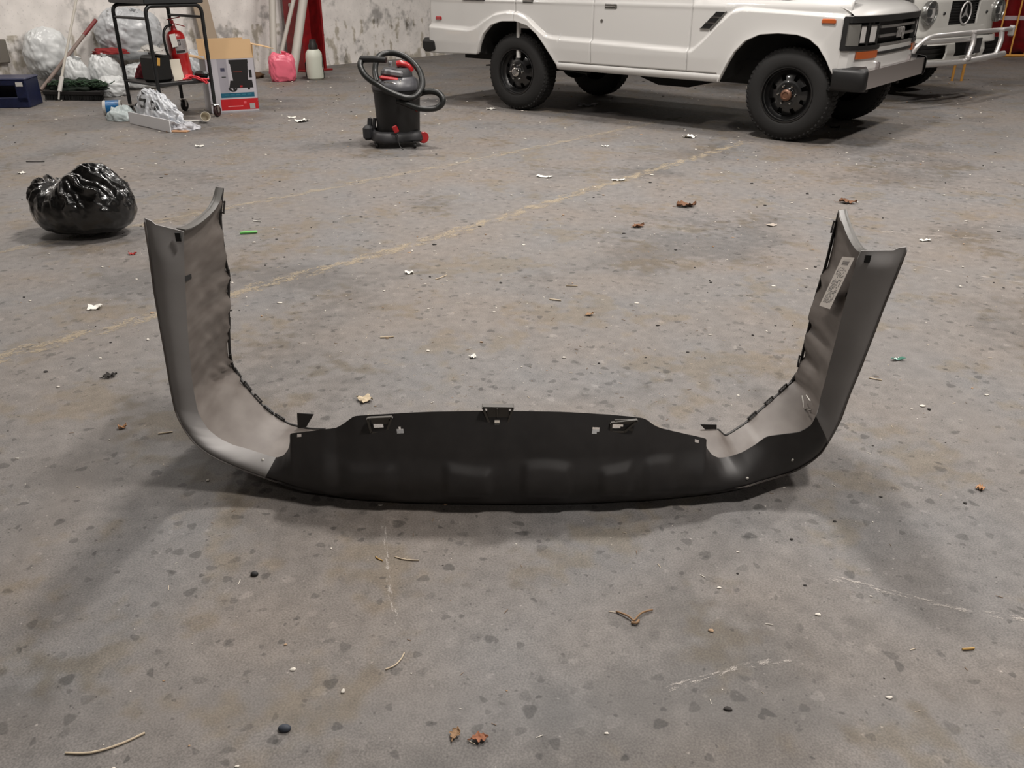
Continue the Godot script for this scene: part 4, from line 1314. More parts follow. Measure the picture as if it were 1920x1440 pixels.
	for q in [Vector3(-.125, 0, .165), Vector3(.17, 0, .165), Vector3(-.16, 0, -.14), Vector3(.17, 0, -.14)]:
		st = mb()
		lathe(st, [Vector2(0, -.011), Vector2(.018, -.011), Vector2(.021, -.006), Vector2(.021, .006), Vector2(.018, .011), Vector2(0, .011)], 18, Transform3D(Basis(Vector3(0, 0, 1), PI / 2), q + Vector3(0, .0215, 0)))
		box(st, q + Vector3(0, .042, 0), Vector3(.032, .02, .03), 0.004)
		done("caster", st, black, t)
	st = mb()
	lathe(st, [Vector2(0, -.014), Vector2(.040, -.014), Vector2(.044, -.008), Vector2(.044, .008), Vector2(.040, .014), Vector2(0, .014)], 24, Transform3D(Basis(Vector3.UP, 0.5) * Basis(Vector3.RIGHT, PI / 2), Vector3(.225, .062, .04)))
	done("side_wheel", st, red, t)
	# the red suction plug that hangs down the front
	st = mb()
	box(st, Vector3(.032, .150, .205), Vector3(.040, .055, .022), 0.006, Basis(Vector3(0, 0, 1), 0.42))
	done("tag", st, red, t)
	st = mb()
	tube(st, smooth_path([Vector3(.04, .12, .212), Vector3(.05, .08, .222), Vector3(.062, .03, .236), Vector3(.09, .006, .25)], 5), 0.004, 6)
	done("cord", st, black, t)
# ---------------------------------------------------------------- trolley, extinguisher and what lies round them
func plastic_skin(seed_: int, fold: float, freq: float, knot: Vector3, pleats: int) -> Callable:
	# how far a plastic bag's skin stands in or out in a given direction: pleats run away from the knot, crumples lie between them
	var n := noise(freq, seed_, 3, FastNoiseLite.TYPE_SIMPLEX)
	var kx := knot.cross(Vector3.FORWARD if absf(knot.z) < 0.9 else Vector3.RIGHT).normalized()
	var ky := knot.cross(kx)
	return func(d: Vector3) -> float:
		var a := atan2(d.dot(ky), d.dot(kx))
		var near := clampf(d.dot(knot), 0, 1)
		var w := n.get_noise_3d(d.x * 2, d.y * 2, d.z * 2)
		return 1.0 + fold * (sin(a * pleats + w * 5.0) * near * near * 0.7 + (0.5 - absf(n.get_noise_3d(d.x * 2.6, d.y * 2.6, d.z * 2.6))) * 1.2 + w * 1.2) - 0.22 * pow(near, 14)

func bag(called: String, label: String, at: Vector3, r: Vector3, m: Material, seed_: int, knot: Vector3, fold := 0.12, group := "", flat := 0.0, turn := 0.0, detail := 1.0, freq := 0.9, pleats := 17, square := 0.85) -> Node3D:
	var st := mb()
	var f := plastic_skin(seed_, fold, freq, knot.normalized(), pleats)
	var rows := int(110 * detail)
	blob(st, func(d: Vector3) -> Vector3:
		var k: float = f.call(d)
		var s := Vector3(signf(d.x) * pow(absf(d.x), square), signf(d.y) * pow(absf(d.y), minf(1.0, square + 0.15)), signf(d.z) * pow(absf(d.z), square))
		var p := s * r * k + Vector3(0, r.y, 0)
		if p.y < flat: p.y = flat + (p.y - flat) * 0.08
		p.y = maxf(p.y - flat, 0.002)
		return p, rows, rows / 2)
	var t := thing(called, label, "bag", at, turn, group)
	done("skin", st, m, t)
	var top := knot.normalized() * r * 0.86 + Vector3(0, r.y - flat, 0)
	st = mb()
	lathe(st, [Vector2(.020, -.02), Vector2(.013, .004), Vector2(.017, .012), Vector2(.030, .030), Vector2(.036, .045), Vector2(.022, .040), Vector2(0, .02)], 14, Transform3D(Basis(Quaternion(Vector3.UP, knot.normalized())), top))
	done("tied_neck", st, m, t)
	return t

func caster(st: SurfaceTool, at: Vector3, r: float) -> void:
	lathe(st, [Vector2(0, -.016), Vector2(r * .45, -.016), Vector2(r * .5, -.012), Vector2(r * .92, -.014), Vector2(r, -.009), Vector2(r, .009), Vector2(r * .92, .014), Vector2(r * .5, .012), Vector2(r * .45, .016), Vector2(0, .016)], 24, Transform3D(Basis(Vector3.UP, 0.5) * Basis(Vector3.RIGHT, PI / 2), at + Vector3(0, r, 0)))

func build_cart() -> void:
	# own axes: x along the wall, z out from it; the corner nearest the box is the origin
	var t := thing("work_trolley", "black steel tube trolley with a tray on top and a shelf below", "trolley", Vector3(-2.789, 0, -8.32), ROOM_TURN)
	var tubem := mat("trolley tube", Color(0.085, 0.09, 0.095), 0.4)
	var steel := mat("trolley sheet", Color(0.10, 0.10, 0.105), 0.5)
	var w := 0.53; var d := 0.57; var h := 0.965
	var st: SurfaceTool
	for z in [0.0, -d]:
		st = mb()
		var p := [Vector3(-w, .12, z), Vector3(-w, h - .10, z)]
		for k in 7:
			var a := PI / 2 * k / 6.0
			p.append(Vector3(-w + .06 - .06 * cos(a), h - .06 + .06 * sin(a), z))
		for k in 7:
			var a := PI / 2 * k / 6.0
			p.append(Vector3(-.06 + .06 * sin(a), h - .06 + .06 * cos(a), z))
		p.append(Vector3(0, h - .10, z)); p.append(Vector3(0, .12, z))
		tube(st, PackedVector3Array(p), 0.0165, 12)
		done("end_frame", st, tubem, t)
	for x in [-w, 0.0]:
		st = mb()
		rod(st, Vector3(x, .865, 0), Vector3(x, .865, -d), 0.012)
		done("rung", st, tubem, t)
		st = mb()
		rod(st, Vector3(x, .325, 0), Vector3(x, .325, -d), 0.012)
		done("shelf_rail", st, tubem, t)
	st = mb()
	box(st, Vector3(-w / 2, .325, -d / 2), Vector3(w - .02, .03, d - .01), 0.004)
	done("shelf", st, steel, t)
	st = mb()
	box(st, Vector3(-w / 2, .995, -d / 2), Vector3(w + .02, .03, d + .04), 0.004)
	for z in [.02, -d - .02]: box(st, Vector3(-w / 2, 1.03, z), Vector3(w + .02, .09, .012))
	for x in [.01, -w - .01]: box(st, Vector3(x, 1.03, -d / 2), Vector3(.012, .09, d + .04))
	done("top_tray", st, mat("tray grey", Color(0.15, 0.155, 0.16), 0.4), t)
	for x in [-w, 0.0]:
		for z in [0.0, -d]:
			st = mb()
			rod(st, Vector3(x, .14, z), Vector3(x, .105, z), 0.012)
			box(st, Vector3(x, .108, z), Vector3(.05, .008, .05), 0.002)
			for s in [-1, 1]: box(st, Vector3(x + .010, .075, z) + Basis(Vector3.UP, 0.5) * Vector3(0, 0, s * .022), Vector3(.03, .07, .004), 0.001, Basis(Vector3.UP, 0.5))
			var fork := done("caster_fork", st, mat("bright steel", Color.BLACK), t)
			st = mb()
			caster(st, Vector3(x + .015, 0, z), 0.052)
			done("caster_wheel", st, mat("caster rubber", Color(0.05, 0.045, 0.045), 0.6) if x < 0 or z < 0 else mat("caster red rubber", Color(0.16, 0.06, 0.06), 0.6), fork)
	# a dark flat case on the tray
	st = mb()
	box(st, Vector3(0, .075, 0), Vector3(.50, .15, .54), 0.008)
	tag(done("flat_case", st, mat("case black", Color(0.035, 0.036, 0.038), 0.5)), "black flat case standing in the trolley's top tray", "case").position = t.to_global(Vector3(-w / 2, 1.012, -d / 2))
	get_child(get_child_count() - 1).rotation.y = ROOM_TURN
	var on := func(x: float, y: float, z: float) -> Vector3: return t.position + Basis(Vector3.UP, ROOM_TURN) * Vector3(x, y, z)

	# the fire extinguisher on the shelf
	var e := thing("fire_extinguisher", "red fire extinguisher with paper tag standing on the trolley shelf", "fire extinguisher", on.call(-.155, .347, -.20), ROOM_TURN - 0.2)
	e.rotation.z = 0.07
	var red := gloss("extinguisher red", Color(0.60, 0.065, 0.075), 0.35, 0.7)
	st = mb()
	lathe(st, [Vector2(0, 0), Vector2(.082, 0), Vector2(.086, .006), Vector2(.086, .012), Vector2(.083, .016), Vector2(.083, .20), Vector2(.084, .205), Vector2(.083, .21), Vector2(.083, .345), Vector2(.076, .375), Vector2(.056, .398), Vector2(.03, .408), Vector2(.025, .43), Vector2(0, .43)], 32)
	var cyl := done("cylinder", st, red, e)
	var im := Image.create(128, 128, false, Image.FORMAT_RGB8)
	im.fill(Color(0.56, 0.54, 0.54))
	im.fill_rect(Rect2i(8, 10, 40, 44), Color(0.2, 0.19, 0.2))
	im.fill_rect(Rect2i(14, 16, 28, 32), Color(0.5, 0.48, 0.48))
	for y in range(14, 92, 6): im.fill_rect(Rect2i(56, y, 40 + rng.randi() % 24, 2), Color(0.34, 0.32, 0.33))
	im.fill_rect(Rect2i(4, 98, 70, 24), Color(0.16, 0.15, 0.15))
	var lm := mat("extinguisher label", Color.WHITE, 0.4)
	lm.albedo_texture = tex(im)
	st = mb()
	for i in 14:
		var a0 := lerpf(0.35, 2.1, i / 14.0); var a1 := lerpf(0.35, 2.1, (i + 1) / 14.0)
		var p := func(a: float, y: float) -> Vector3: return Vector3(cos(a) * .0842, y, sin(a) * .0842)
		uvquad(st, p.call(a1, .215), p.call(a0, .215), p.call(a0, .335), p.call(a1, .335), Vector2(1.0 - (i + 1) / 14.0, 1), Vector2(1.0 - i / 14.0, 0))
	done("label_band", st, lm, cyl)
	st = mb()
	lathe(st, [Vector2(.022, .425), Vector2(.022, .455), Vector2(.016, .465), Vector2(.016, .49), Vector2(0, .49)], 16)
	done("valve", st, red, e)
	st = mb()
	bar(st, Vector3(-.045, .500, .01), Vector3(.075, .512, .015), .018, .008, Vector3.UP, .002)
	done("lever", st, red, e)
	st = mb()
	bar(st, Vector3(.0, .468, .01), Vector3(.10, .430, .015), .02, .008, Vector3.UP, .002)
	done("carry_grip", st, red, e)
	st = mb()
	tube(st, smooth_path([Vector3(-.02, .455, .03), Vector3(-.08, .44, .05), Vector3(-.115, .38, .055), Vector3(-.118, .27, .05), Vector3(-.105, .19, .045), Vector3(-.092, .12, .04)], 8), 0.011, 10)
	done("hose", st, mat("hose black", Color.BLACK), e)
	st = mb()
	box(st, Vector3(-.045, .33, .085), Vector3(.055, .11, .003), 0.001, Basis(Vector3(0, 0, 1), 0.06))
	done("paper_tag", st, mat("paper white", Color(0.80, 0.79, 0.77), 0.7), e)

	# things on the shelf beside it
	st = mb()
	box(st, Vector3(0, .11, 0), Vector3(.19, .22, .20), 0.02)
	var bin_ := thing("tool_bucket", "small black open bucket on the trolley shelf, left of the extinguisher", "bucket", on.call(-.43, .342, -.16), ROOM_TURN + 0.15)
	done("body", st, mat("bucket black", Color(0.045, 0.05, 0.05), 0.45), bin_)
	st = mb()
	box(st, Vector3(-.03, .225, .08), Vector3(.16, .018, .05), 0.006, Basis(Vector3(0, 0, 1), -0.25))
	done("lid_flap", st, mat("bucket black", Color.BLACK), bin_)
	st = mb()
	box(st, Vector3(-.045, .17, .102), Vector3(.030, .065, .006), 0.002, Basis(Vector3(0, 0, 1), -0.2))
	done("yellow_label", st, mat("label ochre", Color(0.72, 0.55, 0.26), 0.6), bin_).set_meta("label", "ochre label")
	st = mb()
	var paper := []
	for i in 7: paper.append(PackedVector3Array([Vector3(-.045, .03 * i, .004 * sin(i * 1.3)), Vector3(0, .03 * i, .010 + .003 * cos(i)), Vector3(.045, .03 * i - .004, .002 * i)]))
	shell(st, paper, 0.002)
	var pp := done("paper_sheet", st, mat("paper cream", Color(0.80, 0.77, 0.71), 0.75))
	tag(pp, "cream folded paper sheet upright on the trolley shelf beside the black bucket", "paper")
	pp.position = on.call(-.285, .345, -.055); pp.rotation = Vector3(-0.12, ROOM_TURN - 0.2, 0.08)
	tag(cloth("rag", on.call(-.31, .342, -.33), Vector3(.085, .10, .075), mat("rag white", Color(0.76, 0.75, 0.73), 0.9), 31), "white crumpled rag on the trolley shelf behind the paper sheet", "rag")
	tag(cloth("rag", on.call(-.43, .588, -.22), Vector3(.10, .05, .09), mat("rag white", Color.BLACK), 37), "white crumpled rag heaped on the black bucket", "rag")
	tag(cloth("rag", on.call(-.38, .342, -.47), Vector3(.09, .12, .055), mat("rag crimson", Color(0.36, 0.06, 0.10), 0.9), 39), "dark red crumpled rag at the back of the trolley shelf", "rag")
	st = mb()
	for k in 9:
		var a := k * 0.7
		tube(st, smooth_path([Vector3(-.10 + .01 * k, .012, .01), Vector3(-.04 + .02 * cos(a), .03 + .012 * sin(a * 2), .02 * sin(a)), Vector3(.02, .02 + .01 * cos(a * 3), .03 * cos(a)), Vector3(.07 + .008 * k, .0 - .012 * (k % 4), .06 + .012 * sin(a))], 5), 0.006, 6)
	var rib := done("ribbon", st, mat("ribbon pink", Color(0.85, 0.22, 0.26), 0.5))
	tag(rib, "pink-red tangle of ribbon hanging over the trolley shelf's front edge", "ribbon")
	rib.position = on.call(-.17, .342, -.03); rib.rotation.y = ROOM_TURN
	tag(cloth("plastic_wrap", on.call(-.06, .342, -.40), Vector3(.10, .085, .12), bag_plastic("wrap plastic", Color(0.72, 0.76, 0.76), 0.3), 43), "clear crumpled plastic wrap on the trolley shelf, right of the extinguisher", "wrap")
	st = mb()
	box(st, Vector3(0, .03, 0), Vector3(.075, .06, .15), 0.02)
	tag(done("black_pouch", st, mat("bucket black", Color.BLACK)), "small black pouch on the trolley shelf beside the clear wrap", "pouch").position = on.call(-.030, .342, -.10)
	get_child(get_child_count() - 1).rotation.y = ROOM_TURN

	# the carton printed with a vacuum cleaner
	var c := thing("carton", "open white carton printed with a black vacuum cleaner and a red band", "carton", Vector3(-2.882, 0, -8.485), 0.461)
	build_carton(c)

	# in front of the trolley
	var roll := thing("paper_roll", "blue-wrapped paper towel roll lying at the left end of the printed bag", "roll", Vector3(-3.79, 0, -8.43), 0.25)
	st = mb()
	var rx := Transform3D(Basis(Vector3(0, 0, 1), PI / 2), Vector3(0, .066, 0))
	lathe(st, [Vector2(0, -.07), Vector2(.020, -.07), Vector2(.020, -.072), Vector2(.064, -.072), Vector2(.066, -.068), Vector2(.066, .085), Vector2(.062, .09), Vector2(.022, .09), Vector2(.02, .088), Vector2(0, .088)], 28, rx)
	done("roll_end", st, mat("paper white", Color.BLACK), roll)
	st = mb()
	lathe(st, [Vector2(.0668, -.055), Vector2(.0668, .062)], 28, rx)
	done("wrapper", st, mottled("wrapper blue", Color(0.05, 0.30, 0.52), Color(0.18, 0.50, 0.72), 0.35, 0.05, 3.0), roll)
	var pm := printed_plastic()
	var pb := thing("printed_bag", "crumpled silvery plastic bag with black print, lying before the trolley", "bag", Vector3(-3.11, 0, -7.80), -0.72)
	st = mb()
	var f := plastic_skin(61, 0.17, 0.9, Vector3(1, .1, 0), 8)
	blob(st, func(dd: Vector3) -> Vector3:
		var k: float = f.call(dd)
		var p := dd * Vector3(.34, .27 - .10 * dd.x, .115) * k
		p.y = maxf(p.y * 0.95, 0.003)
		return p, 110, 60)
	done("skin", st, pm, pb)
	tag(cloth("plastic_wrap", Vector3(-3.58, 0, -8.12), Vector3(.13, .11, .11), bag_plastic("wrap plastic", Color.BLACK, 0.3), 47), "clear crumpled plastic wrap between the blue roll and the printed bag", "wrap")
	tag(cloth("plastic_wrap", Vector3(-2.84, 0, -7.62), Vector3(.12, .06, .09), bag_plastic("wrap silver", Color(0.66, 0.66, 0.68), 0.3), 49), "silvery crumpled tail of wrap at the right end of the white board", "wrap")
	st = mb()
	bar(st, Vector3(-3.43, .055, -7.90), Vector3(-2.89, .055, -7.42), .008, .10, Vector3.UP, .001)
	var bd := done("white_board", st, mat("board white", Color(0.86, 0.86, 0.87), 0.5))
	tag(bd, "white flat board standing on edge against the printed bag", "board")
	st = mb()
	prism(st, PackedVector2Array([Vector2(-.02, -.02), Vector2(.16, -.04), Vector2(.17, .03), Vector2(.05, .10)]), 0.006, Transform3D(Basis(Vector3.RIGHT, -PI / 2), Vector3(-2.93, .004, -7.48)))
	tag(done("cardboard_scrap", st, mat("cardboard", Color(0.62, 0.47, 0.34), 0.85)), "brown cardboard scrap on the floor at the board's right end", "scrap")
	var cup := thing("paper_cup", "white paper cup lying on its side by the trolley's right wheel", "cup", Vector3(-2.775, 0, -7.96), 0.5)
	st = mb()
	lathe(st, [Vector2(0, 0), Vector2(.030, 0), Vector2(.041, .095), Vector2(.043, .098), Vector2(.041, .100), Vector2(.038, .095), Vector2(.028, .006), Vector2(0, .006)], 24, Transform3D(Basis(Vector3.RIGHT, 1.35), Vector3(0, .040, -.05)))
	done("cup_wall", st, mat("paper cream", Color.BLACK), cup)
	st = mb()
	rod(st, Vector3(-2.99, .008, -8.02), Vector3(-2.83, .008, -8.02), .007, 8)
	tag(done("white_stick", st, mat("paper white", Color.BLACK)), "short white stick on the floor left of the paper cup", "stick")

func cloth(called: String, at: Vector3, r: Vector3, m: Material, seed_: int) -> MeshInstance3D:
	var n := noise(1.4, seed_, 3)
	var st := mb()
	blob(st, func(d: Vector3) -> Vector3:
		var k := 0.95 + 0.35 * n.get_noise_3d(d.x, d.y, d.z) + 0.22 * (0.5 - absf(n.get_noise_3d(d.x * 3, d.y * 3, d.z * 3)))
		var p := d * r * k
		p.y = maxf(p.y, 0.002)
		return p, 54, 28)
	var o := done(called, st, m)
	o.position = at
	return o

func printed_plastic() -> StandardMaterial3D:
	var S := 256
	var im := Image.create(S, S, false, Image.FORMAT_RGB8)
	im.fill(Color(0.76, 0.77, 0.79))
	var ink := Color(0.09, 0.09, 0.10)
	for k in 2:   # rows of bold letters, only partly readable in the folds
		for q in range(0, 4):
			var x := 10 + q * 62; var y := 26 + k * 120
			im.fill_rect(Rect2i(x, y, 36, 9), ink); im.fill_rect(Rect2i(x, y + 22, 36, 9), ink); im.fill_rect(Rect2i(x, y + 44, 36, 9), ink)
			im.fill_rect(Rect2i(x + (27 if q % 2 == 0 else 0), y, 9, 26), ink)
			im.fill_rect(Rect2i(x + 27, y + 22, 9, 30), ink)
			if q % 2 == 0: im.fill_rect(Rect2i(x, y + 22, 9, 30), ink)
	var m := mat("printed plastic", Color.WHITE, 0.22)
	m.albedo_texture = tex(im)
	m.uv1_triplanar = true
	m.uv1_scale = Vector3.ONE * 1.5
	return m

func build_carton(c: Node3D) -> void:
	# own axes: x along the printed face, y up, z towards the photographer
	var W := .45; var H := .49; var D := .40
	var card := mat("cardboard pale", Color(0.72, 0.60, 0.45), 0.85)
	var white := mat("carton white", Color(0.74, 0.73, 0.74), 0.55)
	var S := 256
	var im := Image.create(S, S + 24, false, Image.FORMAT_RGB8)
	im.fill(Color(0.62, 0.61, 0.64))
	im.fill_rect(Rect2i(0, 0, S, S + 24), Color(0.70, 0.69, 0.71))
	im.fill_rect(Rect2i(60, 0, 50, 188), Color(0.60, 0.59, 0.62))
	var ink := Color(0.07, 0.055, 0.06)
	im.fill_rect(Rect2i(122, 6, 100, 20), ink)
	for y in range(8, 118): im.fill_rect(Rect2i(126 + (y * 3) / 40, y, 96 - (y * 6) / 40, 1), ink)
	for y in range(112, 152): im.fill_rect(Rect2i(118 - (y - 112) / 4, y, 116 + (y - 112) / 3, 1), ink)
	for k in 40: im.fill_rect(Rect2i(104 + k, 150 + int(14 * sin(k / 13.0)), 7, 8), ink)
	im.fill_rect(Rect2i(128, 150, 12, 12), ink); im.fill_rect(Rect2i(206, 150, 12, 12), ink)
	im.fill_rect(Rect2i(166, 138, 14, 10), Color(0.6, 0.08, 0.1))
	im.fill_rect(Rect2i(222, 60, 14, 40), ink)
	im.fill_rect(Rect2i(140, 66, 46, 4), Color(0.42, 0.16, 0.12))
	im.fill_rect(Rect2i(74, 46, 22, 18), Color(0.25, 0.25, 0.33))
	im.fill_rect(Rect2i(76, 90, 22, 6), Color(0.2, 0.2, 0.2))
	im.fill_rect(Rect2i(60, 176, 178, 24), Color(0.05, 0.33, 0.42))
	for k in 5: im.fill_rect(Rect2i(80 + k * 30, 184, 22, 3), Color(0.25, 0.5, 0.56))
	im.fill_rect(Rect2i(54, 208, 202, 58), Color(0.70, 0.06, 0.10))
	im.fill_rect(Rect2i(90, 244, 80, 4), Color(0.88, 0.6, 0.6))
	im.fill_rect(Rect2i(176, 222, 14, 12), Color(0.85, 0.35, 0.38))
	var pm := mat("carton print", Color.WHITE, 0.5)
	pm.albedo_texture = tex(im)
	var st := mb()
	uvquad(st, Vector3(0, 0, .0), Vector3(W, 0, 0), Vector3(W, H, 0), Vector3(0, H, 0))
	done("front_panel", st, pm, c).set_meta("label", "printed front of the carton")
	st = mb()
	var th := .006
	box(st, Vector3(W / 2, H / 2, -.004), Vector3(W, H, th))
	box(st, Vector3(W - th / 2, H / 2, -D / 2), Vector3(th, H, D))
	box(st, Vector3(th / 2, H / 2, -D / 2), Vector3(th, H, D))
	box(st, Vector3(W / 2, H / 2, -D), Vector3(W, H, th))
	box(st, Vector3(W / 2, .006, -D / 2), Vector3(W, .008, D))
	done("carton_wall", st, white, c)
	st = mb()
	bar(st, Vector3(W / 2, H, -.004), Vector3(W / 2 + .0, H + .165, -.045), W - .01, th, Vector3.BACK)
	done("front_flap", st, card, c)
	st = mb()
	bar(st, Vector3(W / 2, H, -D), Vector3(W / 2, H + .155, -D - .03), W - .01, th, Vector3.BACK)
	done("back_flap", st, card, c)
	st = mb()
	bar(st, Vector3(W, H + .12, -D / 2), Vector3(W + .20, H + .075, -D / 2), D - .02, th, Vector3.UP)
	bar(st, Vector3(W, H, -D / 2), Vector3(W + .005, H + .12, -D / 2), D - .02, th, Vector3.RIGHT)
	done("side_flap", st, card, c)
	st = mb()
	bar(st, Vector3(0, H, -D / 2), Vector3(-.13, H + .03, -D / 2), D - .02, th, Vector3.UP)
	done("side_flap", st, card, c)
	st = mb()
	box(st, Vector3(W * .86, .055, .0015), Vector3(.05, .05, .002))
	done("small_label", st, mat("label grey", Color(0.62, 0.6, 0.6), 0.6), c)
# ---------------------------------------------------------------- what stands and lies along the plastered wall
func build_wall_things() -> void:
	var st: SurfaceTool
	# red steel column
	var col := thing("steel_column", "red painted steel column against the plastered wall", "column", room(-.68, 0, .32), ROOM_TURN)
	var redp := mottled("column red", Color(0.40, 0.05, 0.065), Color(0.54, 0.075, 0.09), 0.45, 0.02, 1.5)
	for s in [-1, 1]:
		st = mb()
		box(st, Vector3(.17 * s, 3.1, 0), Vector3(.03, 6.2, .36), 0.004)
		done("flange", st, redp, col)
	st = mb()
	box(st, Vector3(0, 3.1, -.08), Vector3(.34, 6.2, .02))
	done("web", st, redp, col)
	st = mb()
	box(st, Vector3(0, .012, .02), Vector3(.46, .024, .46), 0.004)
	done("base_plate", st, redp, col)
	# plastic pipes leaning in the corner of the column
	var pipe := mat("pipe grey", Color(0.66, 0.64, 0.61), 0.5)
	var k := 0
	for q in [[room(-1.62, 0, .85), room(-.93, 2.2, .22), .042, "thick pale grey plastic pipe leaning left of the red column"], [room(-1.56, 0.0, .80), room(-.60, 1.9, .64), .026, "thin pale grey pipe leaning between two thicker pipes"], [room(-1.46, 0, 1.02), room(-.66, 1.58, .62), .055, "thickest pale pipe leaning across the red column"]]:
		st = mb()
		var n: Vector3 = (q[1] - q[0]).normalized()
		var c := Transform3D(Basis(Quaternion(Vector3.UP, n)), q[0] + Vector3(0, .012, 0))
		var L: float = (q[1] - q[0]).length()
		var r: float = q[2]
		lathe(st, [Vector2(r * .88, 0), Vector2(r, .002), Vector2(r, L - .10), Vector2(r * 1.12, L - .09), Vector2(r * 1.12, L), Vector2(r * .9, L), Vector2(r * .88, L - .05), Vector2(r * .88, 0)], 20, c)
		tag(done("plastic_pipe", st, pipe), q[3], "pipe", "pipes leaning by the red column")
		k += 1
	st = mb()
	blob(st, func(d): return Vector3(d.x * .07, d.y * .16, d.z * .07) * (1.0 + .1 * sin(d.y * 9)), 30, 20)
	var sk := done("cloth_roll", st, mat("sack pale", Color(0.62, 0.60, 0.57), 0.9))
	sk.position = room(-.80, .80, .30)
	tag(sk, "pale cloth bundle wedged high between the pipes and red column", "bundle")
	# pink bag, black box, white jug
	bag("pink_bag", "bright pink plastic bag standing before the leaning pipes", Vector3(-2.86, 0, -11.22), Vector3(.155, .175, .11), bag_plastic("pink plastic", Color(0.88, 0.42, 0.50), 0.35), 81, Vector3(.2, 1, .1), 0.09, "", 0.02, ROOM_TURN - 0.5, 0.6, 0.9, 11, 0.5)
	st = mb()
	box(st, Vector3(0, .10, 0), Vector3(.20, .20, .16), 0.02)
	var bb := done("black_box", st, mat("bucket black", Color.BLACK))
	bb.position = room(-1.18, 0, 1.12); bb.rotation.y = ROOM_TURN
	tag(bb, "small black box on the floor between pink bag and white jug", "box")
	var jug := thing("plastic_jug", "white plastic jug with a dark cap and strap at the red column's foot", "jug", Vector3(-2.50, 0, -11.42), ROOM_TURN)
	st = mb()
	lathe(st, [Vector2(0, 0), Vector2(.09, 0), Vector2(.110, .02), Vector2(.115, .10), Vector2(.112, .26), Vector2(.105, .315), Vector2(.075, .355), Vector2(0, .36)], 28, Transform3D(), Vector2(1, .8))
	done("body", st, mat("jug white", Color(0.74, 0.75, 0.70), 0.4), jug)
	st = mb()
	lathe(st, [Vector2(.058, .335), Vector2(.06, .40), Vector2(.045, .43), Vector2(.04, .47), Vector2(0, .475)], 20, Transform3D(), Vector2(1, .85))
	done("cap", st, mat("jug cap", Color(0.10, 0.075, 0.07), 0.5), jug)
	st = mb()
	tube(st, smooth_path([Vector3(.05, .34, .04), Vector3(.075, .26, .066), Vector3(.06, .16, .078), Vector3(.09, .05, .06), Vector3(.098, .01, .05)], 6), .006, 6)
	done("strap", st, mat("strap dark", Color(0.12, 0.15, 0.13), 0.7), jug)
	# a bent wire sticking out of the wall by the column
	st = mb()
	tube(st, smooth_path([room(-.40, .42, .30), room(-.28, .43, .22), room(-.20, .49, .05)], 5), .005, 6)
	tag(done("bent_wire", st, mat("strap dark", Color.BLACK)), "thin dark bent wire between the red column and plastered wall", "wire")

	# bags of rubbish along the wall
	var film := bag_plastic("bag film", Color(0.80, 0.81, 0.81), 0.45)
	bag("rubbish_bag", "big round white plastic rubbish bag behind the blue crate", room(-4.10, 0.12, .30), Vector3(.24, .28, .19), film, 91, Vector3(-.2, -1, .4), 0.07, "white rubbish bags", 0.0, ROOM_TURN, 0.8)
	bag("rubbish_bag", "small white plastic rubbish bag behind the white broom handle", room(-4.02, 0, .68), Vector3(.13, .21, .12), film, 92, Vector3(.3, 1, .2), 0.09, "white rubbish bags", 0.02, ROOM_TURN, 0.7)
	bag("rubbish_bag", "white plastic rubbish bag under the red cloth, left of the trolley", room(-3.68, 0, .64), Vector3(.165, .21, .15), film, 93, Vector3(.1, 1, .1), 0.09, "white rubbish bags", 0.02, ROOM_TURN, 0.7)
	bag("rubbish_bag", "largest clear rubbish bag, piled high against the wall behind the trolley", room(-3.17, 0.30, .34), Vector3(.36, .28, .25), bag_plastic("clear film", Color(0.70, 0.71, 0.72), 0.5), 94, Vector3(.2, 1, .3), 0.08, "white rubbish bags", 0.0, ROOM_TURN, 1.0)
	bag("rubbish_bag", "clear crumpled rubbish bag between extinguisher and open carton, by the wall", room(-2.42, 0, .46), Vector3(.19, .19, .16), bag_plastic("clear film", Color.BLACK, 0.5), 95, Vector3(.2, 1, .3), 0.14, "white rubbish bags", 0.02, ROOM_TURN, 0.6)
	bag("rubbish_bag", "flat white rubbish bag lying low right of the green brush", room(-3.78, 0, .96), Vector3(.16, .12, .12), film, 96, Vector3(.8, .3, .5), 0.10, "white rubbish bags", 0.03, ROOM_TURN, 0.6)
	bag("rubbish_bag", "plain grey-white bag at the bottom of the pile behind the trolley", room(-3.14, 0, .52), Vector3(.33, .145, .20), film, 97, Vector3(.0, 1, .3), 0.09, "white rubbish bags", 0.02, ROOM_TURN, 0.7)
	tag(cloth("rag", room(-3.56, .40, .60), Vector3(.19, .06, .12), mat("rag red", Color(0.46, 0.10, 0.10), 0.9), 98), "red crumpled rag lying over the white rubbish bag left of the trolley", "rag")
	tag(cloth("dead_leaves", room(-1.78, 0, .50), Vector3(.20, .09, .14), mottled("leaf litter", Color(0.20, 0.16, 0.10), Color(0.42, 0.28, 0.17), 0.9, 0.06, 6.0), 99), "brown heap of dead leaves at the wall foot right of the carton", "leaves", "", "stuff")
	# a tan board leaning on the wall behind the carton
	st = mb()
	bar(st, room(-2.02, 0.0, .22), room(-2.08, 1.25, .06), .22, .02, room(0, 0, 1) - room(0, 0, 0), .002)
	tag(done("leaning_board", st, mat("board tan", Color(0.60, 0.54, 0.47), 0.8)), "tan narrow board leaning on the wall behind the open carton", "board")

	# blue crate
	var cr := thing("plastic_crate", "dark blue plastic crate with a white sticker at the picture's left edge", "crate", Vector3(-5.13, 0, -9.0), 0.14)
	var blue := mottled("crate blue", Color(0.055, 0.085, 0.20), Color(0.085, 0.12, 0.26), 0.45, 0.02, 3.0)
	st = mb()
